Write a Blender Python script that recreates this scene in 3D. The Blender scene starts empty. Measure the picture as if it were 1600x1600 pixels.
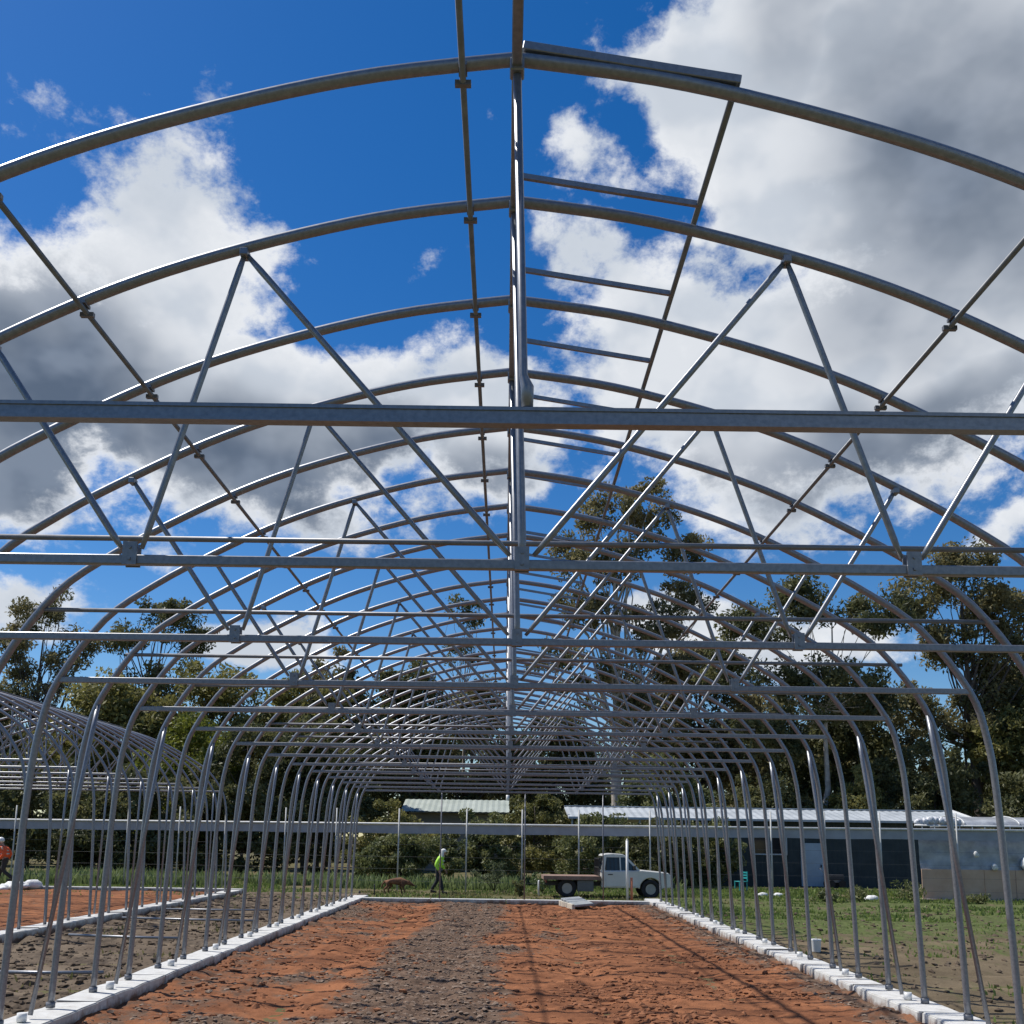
import bpy, bmesh, math, random
import numpy as np
from mathutils import Vector, Matrix, Euler

random.seed(7); RNG = np.random.default_rng(11)
scene = bpy.context.scene
COL = scene.collection
R = math.radians

# ------------------------------------------------------------------ camera
CAM_Z = 2.05
cam = bpy.data.cameras.new('camera'); cam_o = bpy.data.objects.new('camera', cam); COL.objects.link(cam_o)
cam.sensor_width = 36; cam.sensor_fit = 'HORIZONTAL'; cam.lens = 36.0
cam.shift_x = 0.0051; cam.shift_y = 0.1517
cam.clip_start = 0.05; cam.clip_end = 6000
cam_o.matrix_world = Matrix.Translation((0, 0, CAM_Z)) @ Matrix.Rotation(R(90 + 9.635), 4, 'X') @ Matrix.Rotation(R(0.772), 4, 'Z')
scene.camera = cam_o
scene.render.resolution_x = scene.render.resolution_y = 1024

# ------------------------------------------------------------------ light
SUN_TO = Vector((-0.60, 0.22, 1.0)).normalized()          # direction towards the sun
sun = bpy.data.lights.new('sun', 'SUN'); sun.energy = 5.0; sun.angle = R(0.75); sun.color = (1.0, 0.955, 0.88)
sun_o = bpy.data.objects.new('sun', sun); COL.objects.link(sun_o)
sun_o.rotation_euler = SUN_TO.to_track_quat('Z', 'Y').to_euler(); sun_o.location = (0, 0, 50)
vs = scene.view_settings
vs.view_transform = 'Standard'; vs.look = 'None'; vs.exposure = 0.06; vs.gamma = 1.0; vs.use_curve_mapping = False

# ------------------------------------------------------------------ world: sky and clouds
SKY_STRENGTH = 0.10
world = bpy.data.worlds.new('World'); scene.world = world; world.use_nodes = True
def build_world():
    nt = world.node_tree; nt.nodes.clear(); N = nt.nodes.new; L = nt.links.new
    def setin(sock, v):
        if isinstance(v, (int, float)): sock.default_value = v
        elif isinstance(v, tuple): sock.default_value = v
        else: L(v, sock)
    def M(op, a, b=0.0, c=0.0, clamp=False):
        n = N('ShaderNodeMath'); n.operation = op; n.use_clamp = clamp
        for i, v in enumerate((a, b, c)): setin(n.inputs[i], v)
        return n.outputs[0]
    def V(op, a, b=(0, 0, 0), scale=None):
        n = N('ShaderNodeVectorMath'); n.operation = op
        setin(n.inputs[0], a); setin(n.inputs[1], b)
        if scale is not None: setin(n.inputs[3], scale)
        return n.outputs['Value'] if op in ('LENGTH', 'DOT_PRODUCT') else n.outputs[0]
    def ss(v, a, b, lo=0.0, hi=1.0):
        n = N('ShaderNodeMapRange'); n.interpolation_type = 'SMOOTHSTEP'
        setin(n.inputs[0], v); n.inputs[1].default_value = a; n.inputs[2].default_value = b
        n.inputs[3].default_value = lo; n.inputs[4].default_value = hi
        return n.outputs[0]
    def mixc(f, a, b):
        n = N('ShaderNodeMix'); n.data_type = 'RGBA'
        setin(n.inputs[0], f); setin(n.inputs[6], a); setin(n.inputs[7], b)
        return n.outputs[2]
    def noise(vec, scale, detail=6, rough=0.55, dist=0.0):
        n = N('ShaderNodeTexNoise'); n.noise_dimensions = '3D'; L(vec, n.inputs['Vector'])
        n.inputs['Scale'].default_value = scale; n.inputs['Detail'].default_value = detail
        n.inputs['Roughness'].default_value = rough; n.inputs['Distortion'].default_value = dist
        return n.outputs['Fac'], n.outputs['Color']
    sky = N('ShaderNodeTexSky'); sky.sky_type = 'NISHITA'; sky.sun_disc = False
    sky.sun_elevation = math.asin(SUN_TO.z); sky.sun_rotation = math.atan2(SUN_TO.x, SUN_TO.y)
    sky.air_density = 1.0; sky.dust_density = 0.3; sky.ozone_density = 3.0; sky.altitude = 200
    hs = N('ShaderNodeHueSaturation'); hs.inputs['Saturation'].default_value = SKY_SAT; hs.inputs['Value'].default_value = SKY_VAL
    hs.inputs['Hue'].default_value = SKY_HUE
    L(sky.outputs[0], hs.inputs['Color'])
    tc = N('ShaderNodeTexCoord'); d = V('NORMALIZE', tc.outputs['Generated'])
    sp = N('ShaderNodeSeparateXYZ'); L(d, sp.inputs[0]); x, y, z = sp.outputs
    az = M('MULTIPLY', M('ARCTAN2', x, y), 57.2958); el = M('MULTIPLY', M('ARCSINE', z), 57.2958)
    cb = N('ShaderNodeCombineXYZ'); L(az, cb.inputs[0]); L(el, cb.inputs[1]); ae = cb.outputs[0]
    # domain warp so that cloud banks get ragged outlines
    _, wc = noise(V('MULTIPLY', d, (1.0, 1.0, 1.25)), 4.2, 3, 0.55)
    ae = V('ADD', ae, V('MULTIPLY', V('SUBTRACT', wc, (0.5, 0.5, 0.5)), (17.0, 12.0, 0.0)))
    def blobs(lst):
        tot = None
        for (a, e, sa, se, amp) in lst:
            v = V('LENGTH', V('MULTIPLY', V('SUBTRACT', ae, (a, e, 0.0)), (1.0 / sa, 1.0 / se, 0.0)))
            t = ss(v, 0.05, 1.12, amp, 0.0)
            tot = t if tot is None else M('MAXIMUM', tot, t)
        return tot
    # banks of cloud: azimuth, elevation, half sizes, density
    banks = blobs([(-20, 30.0, 13, 9.0, 1.2), (-31, 23.5, 17, 9.5, 1.6), (-16, 23, 18, 8.2, 1.6), (-3, 22.5, 11, 6.8, 1.4),
                   (26, 36, 23, 22, 1.6), (14, 38, 9.5, 14, 1.4), (19, 25.5, 22, 10.0, 1.6), (8, 26.5, 9.5, 8.5, 1.2),
                   (4.2, 35.8, 4.6, 3.0, .70), (3.6, 31, 5, 4.2, .72), (-1.5, 37.5, 2.4, 1.2, .48), (-4, 32, 3.6, 2.0, .52),
                   (0, 19.8, 60, 2.2, .55), (-28, 11.5, 9, 3.6, 1.0), (-13, 11, 10, 3.0, 1.0), (13, 12.2, 17, 3.2, 1.05), (27, 17.5, 6, 2.2, .58),
                   (75, 30, 34, 20, 1.1), (150, 30, 45, 16, .9), (-110, 28, 45, 14, .9)])
    thick = blobs([(-28, 21.5, 20, 9.5, 1.0), (-14, 20.5, 14, 6.0, .95), (-3, 20, 9, 4.0, .7), (25, 33, 15, 13, .78), (17, 40, 7, 5, .5),
                   (22, 21.5, 18, 4.5, .75), (9, 21, 8, 3.5, .55), (75, 26, 30, 13, .8), (150, 26, 40, 11, .8), (-110, 24, 40, 9, .8)])
    dd = V('MULTIPLY', d, (1.0, 1.0, 1.35))
    f1, _ = noise(dd, 8.0, 9, 0.64, 0.1)
    f2, _ = noise(dd, 30.0, 5, 0.66, 0.15)
    dens = M('ADD', banks, M('ADD', M('MULTIPLY', M('SUBTRACT', f1, 0.5), 1.9), M('MULTIPLY', M('SUBTRACT', f2, 0.5), 0.8)))
    cover = M('MULTIPLY', ss(dens, 0.40, 0.82), 0.98)
    # side of each billow that looks to the sun is brighter: compare the density with that a little towards the sun
    s1, _ = noise(dd, 7.5, 4, 0.52)
    s2, _ = noise(V('ADD', dd, (SUN_TO.x * 0.03, SUN_TO.y * 0.03, SUN_TO.z * 0.04)), 7.5, 4, 0.52)
    lit = ss(M('SUBTRACT', s1, s2), -0.10, 0.10)
    body = ss(dens, 0.55, 1.15)
    grey = M('MULTIPLY', thick, M('ADD', 1.0, M('MULTIPLY', M('SUBTRACT', s1, 0.5), 1.3)), clamp=True)
    k = 1.0 / SKY_STRENGTH
    white = mixc(lit, (0.60*k, 0.65*k, 0.72*k, 1), (0.84*k, 0.86*k, 0.89*k, 1))
    white = mixc(M('MULTIPLY', body, 0.35), white, (0.50*k, 0.55*k, 0.62*k, 1))
    core = mixc(lit, (0.10*k, 0.135*k, 0.195*k, 1), (0.20*k, 0.245*k, 0.32*k, 1))
    ccol = mixc(ss(M('MULTIPLY', grey, body), 0.08, 0.95), white, core)
    col = mixc(cover, hs.outputs[0], ccol)
    bg = N('ShaderNodeBackground'); bg.inputs['Strength'].default_value = SKY_STRENGTH
    L(col, bg.inputs['Color']); out = N('ShaderNodeOutputWorld'); L(bg.outputs[0], out.inputs['Surface'])
SKY_SAT, SKY_VAL, SKY_HUE = 1.40, 1.05, 0.507
build_world()

# ------------------------------------------------------------------ materials
MATS = {}
def mat(name, col, rough=0.7, metal=0.0, var=0.12, scale=6.0, bump=0.0, bscale=40.0, col2=None, spec=0.5, trans=0.0, coord='Object', detail=6):
    if name in MATS: return MATS[name]
    m = bpy.data.materials.new(name); m.use_nodes = True; nt = m.node_tree; b = nt.nodes['Principled BSDF']
    tc = nt.nodes.new('ShaderNodeTexCoord'); n = nt.nodes.new('ShaderNodeTexNoise')
    n.inputs['Scale'].default_value = scale; n.inputs['Detail'].default_value = detail; n.inputs['Roughness'].default_value = 0.6
    nt.links.new(tc.outputs[coord], n.inputs['Vector'])
    rp = nt.nodes.new('ShaderNodeValToRGB')
    c2 = col2 or tuple(min(1, c * (1 + var)) for c in col); c1 = col if col2 else tuple(c * (1 - var) for c in col)
    rp.color_ramp.elements[0].position = .32; rp.color_ramp.elements[1].position = .68
    rp.color_ramp.elements[0].color = (*c1, 1); rp.color_ramp.elements[1].color = (*c2, 1)
    nt.links.new(n.outputs['Fac'], rp.inputs[0]); nt.links.new(rp.outputs[0], b.inputs['Base Color'])
    b.inputs['Roughness'].default_value = rough; b.inputs['Metallic'].default_value = metal
    b.inputs['Specular IOR Level'].default_value = spec
    if trans: b.inputs['Transmission Weight'].default_value = trans
    if bump:
        n2 = nt.nodes.new('ShaderNodeTexNoise'); n2.inputs['Scale'].default_value = bscale; n2.inputs['Detail'].default_value = 8
        nt.links.new(tc.outputs[coord], n2.inputs['Vector'])
        bp = nt.nodes.new('ShaderNodeBump'); bp.inputs['Strength'].default_value = bump; bp.inputs['Distance'].default_value = 0.03
        nt.links.new(n2.outputs['Fac'], bp.inputs['Height']); nt.links.new(bp.outputs[0], b.inputs['Normal'])
    MATS[name] = m
    return m
GALV = mat('galvanised_steel', (0.195, 0.205, 0.225), 0.38, 0.5, scale=34, col2=(0.275, 0.285, 0.305))
GALV_D = mat('weathered_steel', (0.15, 0.155, 0.17), 0.5, 0.4, scale=11, col2=(0.22, 0.225, 0.24))
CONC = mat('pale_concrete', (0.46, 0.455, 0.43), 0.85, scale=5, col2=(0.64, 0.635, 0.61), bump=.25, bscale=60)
def shade_and_smears(m):
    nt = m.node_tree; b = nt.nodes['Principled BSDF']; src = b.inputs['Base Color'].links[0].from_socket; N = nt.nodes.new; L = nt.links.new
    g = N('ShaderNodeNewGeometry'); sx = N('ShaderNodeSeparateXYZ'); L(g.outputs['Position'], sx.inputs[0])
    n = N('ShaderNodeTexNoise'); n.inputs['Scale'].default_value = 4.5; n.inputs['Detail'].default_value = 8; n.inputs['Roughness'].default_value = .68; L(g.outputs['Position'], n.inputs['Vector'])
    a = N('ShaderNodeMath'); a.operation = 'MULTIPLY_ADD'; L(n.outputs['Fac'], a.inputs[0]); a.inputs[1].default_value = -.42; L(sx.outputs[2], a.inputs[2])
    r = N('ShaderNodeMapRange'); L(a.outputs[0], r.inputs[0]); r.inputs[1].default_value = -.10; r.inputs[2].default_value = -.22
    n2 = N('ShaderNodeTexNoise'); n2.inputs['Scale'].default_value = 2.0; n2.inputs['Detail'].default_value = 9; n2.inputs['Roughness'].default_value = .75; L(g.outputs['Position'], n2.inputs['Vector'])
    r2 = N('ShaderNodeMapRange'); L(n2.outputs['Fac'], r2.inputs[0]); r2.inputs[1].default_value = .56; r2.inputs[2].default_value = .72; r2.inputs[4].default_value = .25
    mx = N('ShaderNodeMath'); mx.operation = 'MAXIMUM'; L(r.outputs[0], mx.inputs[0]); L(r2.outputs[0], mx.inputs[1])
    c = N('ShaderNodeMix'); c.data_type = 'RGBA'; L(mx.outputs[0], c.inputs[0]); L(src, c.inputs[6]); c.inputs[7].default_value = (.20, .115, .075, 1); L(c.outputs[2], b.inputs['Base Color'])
shade_and_smears(CONC)                     # shade painted in as brown low on the sides; soil smears over the tops
DARKGAP = mat('dark_timber', (0.05, 0.05, 0.055), 0.8)
WHITE = mat('white_paint', (0.74, 0.74, 0.72), 0.4, var=.05)

def leaf_mat(name, c1, c2, scale=0.9):
    m = bpy.data.materials.new(name); m.use_nodes = True; nt = m.node_tree; b = nt.nodes['Principled BSDF']
    g = nt.nodes.new('ShaderNodeNewGeometry'); n = nt.nodes.new('ShaderNodeTexNoise')
    n.inputs['Scale'].default_value = scale; n.inputs['Detail'].default_value = 4
    nt.links.new(g.outputs['Position'], n.inputs['Vector'])
    rp = nt.nodes.new('ShaderNodeValToRGB'); rp.color_ramp.elements[0].position = .36; rp.color_ramp.elements[1].position = .66
    rp.color_ramp.elements[0].color = (*c1, 1); rp.color_ramp.elements[1].color = (*c2, 1)
    nt.links.new(n.outputs['Fac'], rp.inputs[0]); nt.links.new(rp.outputs[0], b.inputs['Base Color'])
    b.inputs['Roughness'].default_value = 0.55; b.inputs['Specular IOR Level'].default_value = 0.35
    tr = nt.nodes.new('ShaderNodeBsdfTranslucent'); nt.links.new(rp.outputs[0], tr.inputs['Color'])
    mx = nt.nodes.new('ShaderNodeMixShader'); mx.inputs[0].default_value = 0.38
    nt.links.new(b.outputs[0], mx.inputs[1]); nt.links.new(tr.outputs[0], mx.inputs[2])
    nt.links.new(mx.outputs[0], nt.nodes['Material Output'].inputs['Surface'])
    return m

# ------------------------------------------------------------------ helpers
def tag(o, label=None, cat=None, group=None, kind=None):
    if label: o['label'] = label
    if cat: o['category'] = cat
    if group: o['group'] = group
    if kind: o['kind'] = kind
    return o
def empty(name, loc=(0, 0, 0), rz=0.0, label=None, cat=None, group=None):
    o = bpy.data.objects.new(name, None); COL.objects.link(o); o.location = loc; o.rotation_euler = (0, 0, rz)
    o.empty_display_size = .2
    return tag(o, label, cat, group)
def link(name, me, m=None, parent=None, loc=None):
    if m is not None and not me.materials: me.materials.append(m)
    o = bpy.data.objects.new(name, me); COL.objects.link(o)
    if parent is not None: o.parent = parent
    if loc is not None: o.location = loc
    return o
class MB:
    def __init__(s): s.v = []; s.f = []; s.sm = []
    def add(s, vs, fs, smooth=False):
        k = len(s.v); s.v += [tuple(p) for p in vs]; s.f += [tuple(i + k for i in f) for f in fs]; s.sm += [smooth] * len(fs); return s
    def box(s, c, d, rot=None):
        hx, hy, hz = d[0] / 2, d[1] / 2, d[2] / 2
        ps = [Vector((x, y, z)) for x in (-hx, hx) for y in (-hy, hy) for z in (-hz, hz)]
        if rot is not None: ps = [rot @ p for p in ps]
        c = Vector(c)
        return s.add([p + c for p in ps], [(0, 1, 3, 2), (4, 6, 7, 5), (0, 4, 5, 1), (2, 3, 7, 6), (0, 2, 6, 4), (1, 5, 7, 3)])
    def beam(s, a, b, w, h, up=(0, 0, 1)):
        a, b = Vector(a), Vector(b); t = (b - a); l = t.length; t.normalize(); u = Vector(up)
        sd = t.cross(u).normalized(); u = sd.cross(t).normalized()
        rot = Matrix((t, sd, u)).transposed()
        return s.box((a + b) / 2, (l, w, h), rot)
    def tube(s, path, r, n=10, cap=True):
        path = [Vector(p) for p in path]; rs = r if isinstance(r, (list, tuple)) else [r] * len(path)
        t = (path[1] - path[0]).normalized(); ref = Vector((0, 1, 0)) if abs(t.y) < .9 else Vector((1, 0, 0))
        nrm = t.cross(ref).normalized(); vs = []; fs = []
        for i, p in enumerate(path):
            if i == 0: ti = path[1] - path[0]
            elif i == len(path) - 1: ti = path[i] - path[i - 1]
            else: ti = (path[i + 1] - path[i]).normalized() + (path[i] - path[i - 1]).normalized()
            ti.normalize(); nrm = (nrm - ti * nrm.dot(ti)).normalized(); bn = ti.cross(nrm)
            for j in range(n):
                a = 2 * math.pi * j / n; vs.append(p + (nrm * math.cos(a) + bn * math.sin(a)) * rs[i])
        for i in range(len(path) - 1):
            for j in range(n):
                k = (j + 1) % n; fs.append((i * n + j, i * n + k, (i + 1) * n + k, (i + 1) * n + j))
        s.add(vs, fs, True)
        if cap:
            k = len(s.v) - len(vs)
            s.f += [tuple(k + j for j in reversed(range(n))), tuple(k + (len(path) - 1) * n + j for j in range(n))]; s.sm += [False, False]
        return s
    def prism(s, poly, axis, a, b):
        """poly: list of 2D points; extruded along axis 'x','y' or 'z' from a to b"""
        def P(p, t): return {'x': (t, p[0], p[1]), 'y': (p[0], t, p[1]), 'z': (p[0], p[1], t)}[axis]
        n = len(poly); vs = [P(p, a) for p in poly] + [P(p, b) for p in poly]
        fs = [tuple(range(n))[::-1], tuple(range(n, 2 * n))] + [(i, (i + 1) % n, n + (i + 1) % n, n + i) for i in range(n)]
        return s.add(vs, fs)
    def ball(s, c, r, n=10, m=7, jit=0.0):
        r = r if isinstance(r, (tuple, list)) else (r, r, r); vs = [(c[0], c[1], c[2] + r[2])]
        for i in range(1, m):
            th = math.pi * i / m
            for j in range(n):
                ph = 2 * math.pi * j / n; q = 1 + random.uniform(-jit, jit)
                vs.append((c[0] + r[0] * q * math.sin(th) * math.cos(ph), c[1] + r[1] * q * math.sin(th) * math.sin(ph), c[2] + r[2] * q * math.cos(th)))
        vs.append((c[0], c[1], c[2] - r[2])); fs = [(0, 1 + j, 1 + (j + 1) % n) for j in range(n)]
        for i in range(m - 2):
            for j in range(n):
                a = 1 + i * n + j; b = 1 + i * n + (j + 1) % n; fs.append((a, a + n, b + n, b))
        l = len(vs) - 1; fs += [(l, l - n + (j + 1) % n, l - n + j) for j in range(n)]
        return s.add(vs, fs, True)
    def mesh(s, name, m=None, bevel=0.0):
        me = bpy.data.meshes.new(name); me.from_pydata(s.v, [], s.f)
        me.polygons.foreach_set('use_smooth', s.sm)
        bm = bmesh.new(); bm.from_mesh(me); bmesh.ops.recalc_face_normals(bm, faces=bm.faces)
        if bevel: bmesh.ops.bevel(bm, geom=bm.edges[:], offset=bevel, segments=1, affect='EDGES')
        bm.to_mesh(me); bm.free()
        if m is not None: me.materials.append(m)
        return me
    def build(s, name, m, parent=None, loc=None, bevel=0.0):
        return link(name, s.mesh(name, m, bevel), None, parent, loc)
def np_mesh(name, verts, faces, m, smooth=False):
    verts = np.asarray(verts, np.float32); faces = np.asarray(faces, np.int32)
    me = bpy.data.meshes.new(name); nv, (nf, k) = len(verts), faces.shape
    me.vertices.add(nv); me.vertices.foreach_set('co', verts.ravel())
    me.loops.add(nf * k); me.loops.foreach_set('vertex_index', faces.ravel())
    me.polygons.add(nf); me.polygons.foreach_set('loop_start', np.arange(0, nf * k, k, dtype=np.int32))
    me.polygons.foreach_set('use_smooth', np.full(nf, smooth)); me.update(); me.validate()
    if m: me.materials.append(m)
    return me
def vnoise(x, y, seed=0):
    xi = np.floor(x).astype(np.int64); yi = np.floor(y).astype(np.int64); fx = x - xi; fy = y - yi
    fx = fx * fx * (3 - 2 * fx); fy = fy * fy * (3 - 2 * fy)
    def h(a, b):
        n = (a * 374761393 + b * 668265263 + seed * 2147483647) & 0xffffffff
        n = ((n ^ (n >> 13)) * 1274126177) & 0xffffffff
        return ((n ^ (n >> 16)) & 0xffff) / 65535.0
    return (h(xi, yi) * (1 - fx) + h(xi + 1, yi) * fx) * (1 - fy) + (h(xi, yi + 1) * (1 - fx) + h(xi + 1, yi + 1) * fx) * fy
def fbm(x, y, seed=0, oct=4, gain=.5):
    t = 0; a = 1; tot = 0
    for i in range(oct):
        t = t + a * vnoise(x, y, seed + i * 17); tot += a; a *= gain; x = x * 2.03; y = y * 2.03
    return t / tot - .5

# ------------------------------------------------------------------ ground
U = 1.2                       # hoop spacing in metres
XC = 0.082                    # centre line of the big frame
Y0 = 3.939 * U                # first hoop
NH = 26
YEND = Y0 + (NH - 1) * U      # last hoop
NXC = -12.5 * U               # centre line of the neighbouring frame
NY0 = 17.9 * U; NN = 16; NYEND = NY0 + (NN - 1) * U
def soil_mat(name, c_a, c_b, c_d, centre=None, strips=True):
    """red soil; strips of brown mulch run the length of the bed"""
    m = bpy.data.materials.new(name); m.use_nodes = True; nt = m.node_tree; b = nt.nodes['Principled BSDF']
    L = nt.links.new; N = nt.nodes.new
    def nz(scale, detail=8, rough=.6, mul=(1, 1, 1)):
        tc = N('ShaderNodeTexCoord'); mp = N('ShaderNodeMapping'); L(tc.outputs['Object'], mp.inputs[0]); mp.inputs['Scale'].default_value = mul
        n = N('ShaderNodeTexNoise'); n.inputs['Scale'].default_value = scale; n.inputs['Detail'].default_value = detail; n.inputs['Roughness'].default_value = rough
        L(mp.outputs[0], n.inputs['Vector']); return n.outputs['Fac']
    def ramp(f, p0, p1, a, bb):
        r = N('ShaderNodeValToRGB'); r.color_ramp.elements[0].position = p0; r.color_ramp.elements[1].position = p1
        r.color_ramp.elements[0].color = (*a, 1); r.color_ramp.elements[1].color = (*bb, 1); L(f, r.inputs[0]); return r.outputs[0]
    def mix(f, a, bb):
        n = N('ShaderNodeMix'); n.data_type = 'RGBA'; L(f, n.inputs[0]); L(a, n.inputs[6]); L(bb, n.inputs[7]); return n.outputs[2]
    base = ramp(nz(.9, 13, .74, (.55, .9, 1)), .38, .60, c_a, c_b)
    dirt = ramp(nz(7, 8), .3, .7, tuple(c * .6 for c in c_d), tuple(c * 1.35 for c in c_d))
    at = N('ShaderNodeAttribute'); at.attribute_name = 'mulch'
    mth = N('ShaderNodeMath'); mth.operation = 'ADD'; L(at.outputs['Fac'], mth.inputs[0])
    m2 = N('ShaderNodeMath'); m2.operation = 'MULTIPLY_ADD'; L(nz(2.4, 9, .7, (1, .7, 1)), m2.inputs[0]); m2.inputs[1].default_value = 2.6; m2.inputs[2].default_value = -1.3
    L(m2.outputs[0], mth.inputs[1])
    f = N('ShaderNodeMapRange'); f.interpolation_type = 'SMOOTHSTEP'; L(mth.outputs[0], f.inputs[0]); f.inputs[1].default_value = .25; f.inputs[2].default_value = .80
    L(mix(f.outputs[0], base, dirt), b.inputs['Base Color']); b.inputs['Roughness'].default_value = 1.0; b.inputs['Specular IOR Level'].default_value = .1
    bp = N('ShaderNodeBump'); bp.inputs['Strength'].default_value = .6; bp.inputs['Distance'].default_value = .03
    L(nz(28, 8, .7), bp.inputs['Height']); L(bp.outputs[0], b.inputs['Normal'])
    return m
def relief(name, x0, x1, y0, y1, step, hfun, mfun, m, z=0.0):
    nx = int((x1 - x0) / step) + 1; ny = int((y1 - y0) / step) + 1
    xs = np.linspace(x0, x1, nx); ys = np.linspace(y0, y1, ny); X, Y = np.meshgrid(xs, ys)
    Z = hfun(X, Y) + z
    v = np.stack([X, Y, Z], -1).reshape(-1, 3)
    i = np.arange(nx - 1)[None, :] + np.arange(ny - 1)[:, None] * nx
    f = np.stack([i, i + 1, i + 1 + nx, i + nx], -1).reshape(-1, 4)
    me = np_mesh(name, v, f, m, True)
    a = me.attributes.new('mulch', 'FLOAT', 'POINT'); a.data.foreach_set('value', mfun(X, Y).astype(np.float32).ravel())
    o = link(name, me); tag(o, kind='structure'); return o
def sm(x, a, b): t = np.clip((x - a) / (b - a), 0, 1); return t * t * (3 - 2 * t)

g = MB(); g.add([(-2500, -400, -.07), (2500, -400, -.07), (2500, 4500, -.07), (-2500, 4500, -.07)], [(0, 1, 2, 3)])
GROUND_M = mat('field_earth', (0.075, 0.085, 0.03), 1.0, scale=.35, col2=(0.16, 0.125, 0.075), bump=.5, bscale=6, spec=.1)
tag(g.build('ground', GROUND_M), kind='structure')
RED_A, RED_B, MULCH = (0.115, 0.048, 0.026), (0.31, 0.130, 0.062), (0.135, 0.090, 0.064)
def rut(X):
    t = 0
    for c in (-2.35, -.75, 1.05, 2.6): t = t + np.exp(-((X - XC) / U - c) ** 2 / .035)
    return t
def bed_h(X, Y):
    mul = bed_m(X, Y)
    h = .05 * fbm(X * 1.1, Y * .9, 3, 4) + .035 * fbm(X * .9 + Y * .35, Y * 2.6 - X * .5, 33, 4) - .045 * rut(X) + .05 * fbm(X * 4.5, Y * 4.5, 9, 3) + .05 * np.maximum(fbm(X * 9, Y * 9, 21, 3) + .02, 0)
    h += mul * (.075 * fbm(X * 11 + Y * 2, Y * 9 - X * 2, 31, 2) + .02)
    lump = fbm(X * 2.2 + 5, Y * 1.5, 51, 4); h += .22 * np.maximum(lump - .10, 0) + .018 * np.abs(fbm(X * 22 + Y * 3, Y * 20, 61, 2))
    edge = sm(np.abs(X - XC), 3.6 * U, 4.0 * U)
    return h - .02 + edge * (.10 * (fbm(X * .8, Y * 1.3, 88, 3) + .2))
def bed_m(X, Y):
    xr = (X - XC) / U + .9 * fbm(X * .6, Y * .35, 77, 4)
    a = 1.0 * sm(xr, -2.1, -1.3) * (1 - sm(xr, -.6, .35))
    b = (1 - sm(xr, -3.3, -2.3)) * .42
    c = sm(xr, 2.9, 3.9) * .7
    return np.clip(np.maximum(np.maximum(a * 1.0, b), c) + .6 * sm(fbm(X * .7, Y * .45, 5, 4), .10, .25) * (1 - sm(xr, .5, 2.2)), 0, 1)
SOIL = soil_mat('red_soil', RED_A, RED_B, MULCH)
relief('soil_bed', XC - 4.1 * U, XC + 4.1 * U, 5.5, YEND + .1, .042, bed_h, bed_m, SOIL)
relief('soil_bed', NXC - 4.1 * U, NXC + 4.1 * U, NY0 - 2, NYEND + .1, .12,
       lambda X, Y: .10 * fbm(X * .9, Y * .9, 4, 4) + .10 * np.maximum(fbm(X * 2.6, Y * 2.6, 8, 3), 0), lambda X, Y: .25 + .5 * fbm(X * .6, Y * .6, 6, 3), SOIL)
GAPSOIL = soil_mat('brown_soil', (0.10, 0.075, 0.055), (0.20, 0.155, 0.11), (0.085, 0.066, 0.05))
def gap_h(X, Y): return .09 * fbm(X * .9, Y * 1.4, 13, 4) + .05 * np.sin(Y * 4.2 + 3 * fbm(X * .5, Y * .5, 2, 2)) + .05 * np.maximum(fbm(X * 5, Y * 5, 14, 3), 0) - .03
relief('bare_ground', XC - 8.05 * U, XC - 4.35 * U, 7, NYEND + 1.0, .07, gap_h, lambda X, Y: .35 + fbm(X * .8, Y * .8, 1, 3), GAPSOIL)
def gap_m(X, Y): return .35 + fbm(X * .8, Y * .8, 1, 3)
FIELD = soil_mat('field_soil', (0.10, 0.078, 0.05), (0.18, 0.14, 0.09), (0.095, 0.115, 0.042))
relief('bare_ground', XC + 4.35 * U, 24, 7, 40.5, .10, gap_h, lambda X, Y: np.clip(.1 + .75 * sm(Y + .5 * (X - 5), 15, 34) + .9 * fbm(X * .35, Y * .35, 19, 4), 0, 1), FIELD)

# loose clods and chips lying on the soil bed (nobody could count them)
def scatter(name, n, xs, ys, r0, r1, m, hf, accept=None, flat=.6):
    ico = bmesh.new(); bmesh.ops.create_icosphere(ico, subdivisions=1, radius=1)
    bv = np.array([v.co[:] for v in ico.verts]); bf = np.array([[v.index for v in f.verts] for f in ico.faces]); ico.free()
    X = RNG.uniform(*xs, n); t = RNG.random(n) ** 1.4; Y = ys[0] + (ys[1] - ys[0]) * t
    if accept is not None: k = RNG.random(n) < accept(X, Y); X, Y = X[k], Y[k]; n = len(X)
    rr = r0 + (r1 - r0) * RNG.random(n) ** 4; Z = hf(X, Y)
    sc = rr[:, None] * np.stack([RNG.uniform(.7, 1.5, n), RNG.uniform(.7, 1.4, n), np.full(n, flat) * RNG.uniform(.7, 1.3, n)], -1)
    a = RNG.uniform(0, 6.28, n); jit = RNG.uniform(.55, 1.4, (n, len(bv), 1))
    V = bv[None] * jit * sc[:, None, :]; c, s = np.cos(a)[:, None], np.sin(a)[:, None]
    V = np.stack([V[..., 0] * c - V[..., 1] * s + X[:, None], V[..., 0] * s + V[..., 1] * c + Y[:, None], V[..., 2] + (Z + rr * .15)[:, None]], -1)
    F = bf[None] + (np.arange(n) * len(bv))[:, None, None]
    return link(name, np_mesh(name, V.reshape(-1, 3), F.reshape(-1, 3), m, False))
CLOD = mat('soil_clod', (0.15, 0.066, 0.038), 1.0, scale=5, col2=(0.32, 0.145, 0.075), spec=.1)
CHIP = mat('mulch_chip', (0.085, 0.056, 0.042), 1.0, scale=14, col2=(0.33, 0.25, 0.19), spec=.1)
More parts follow.
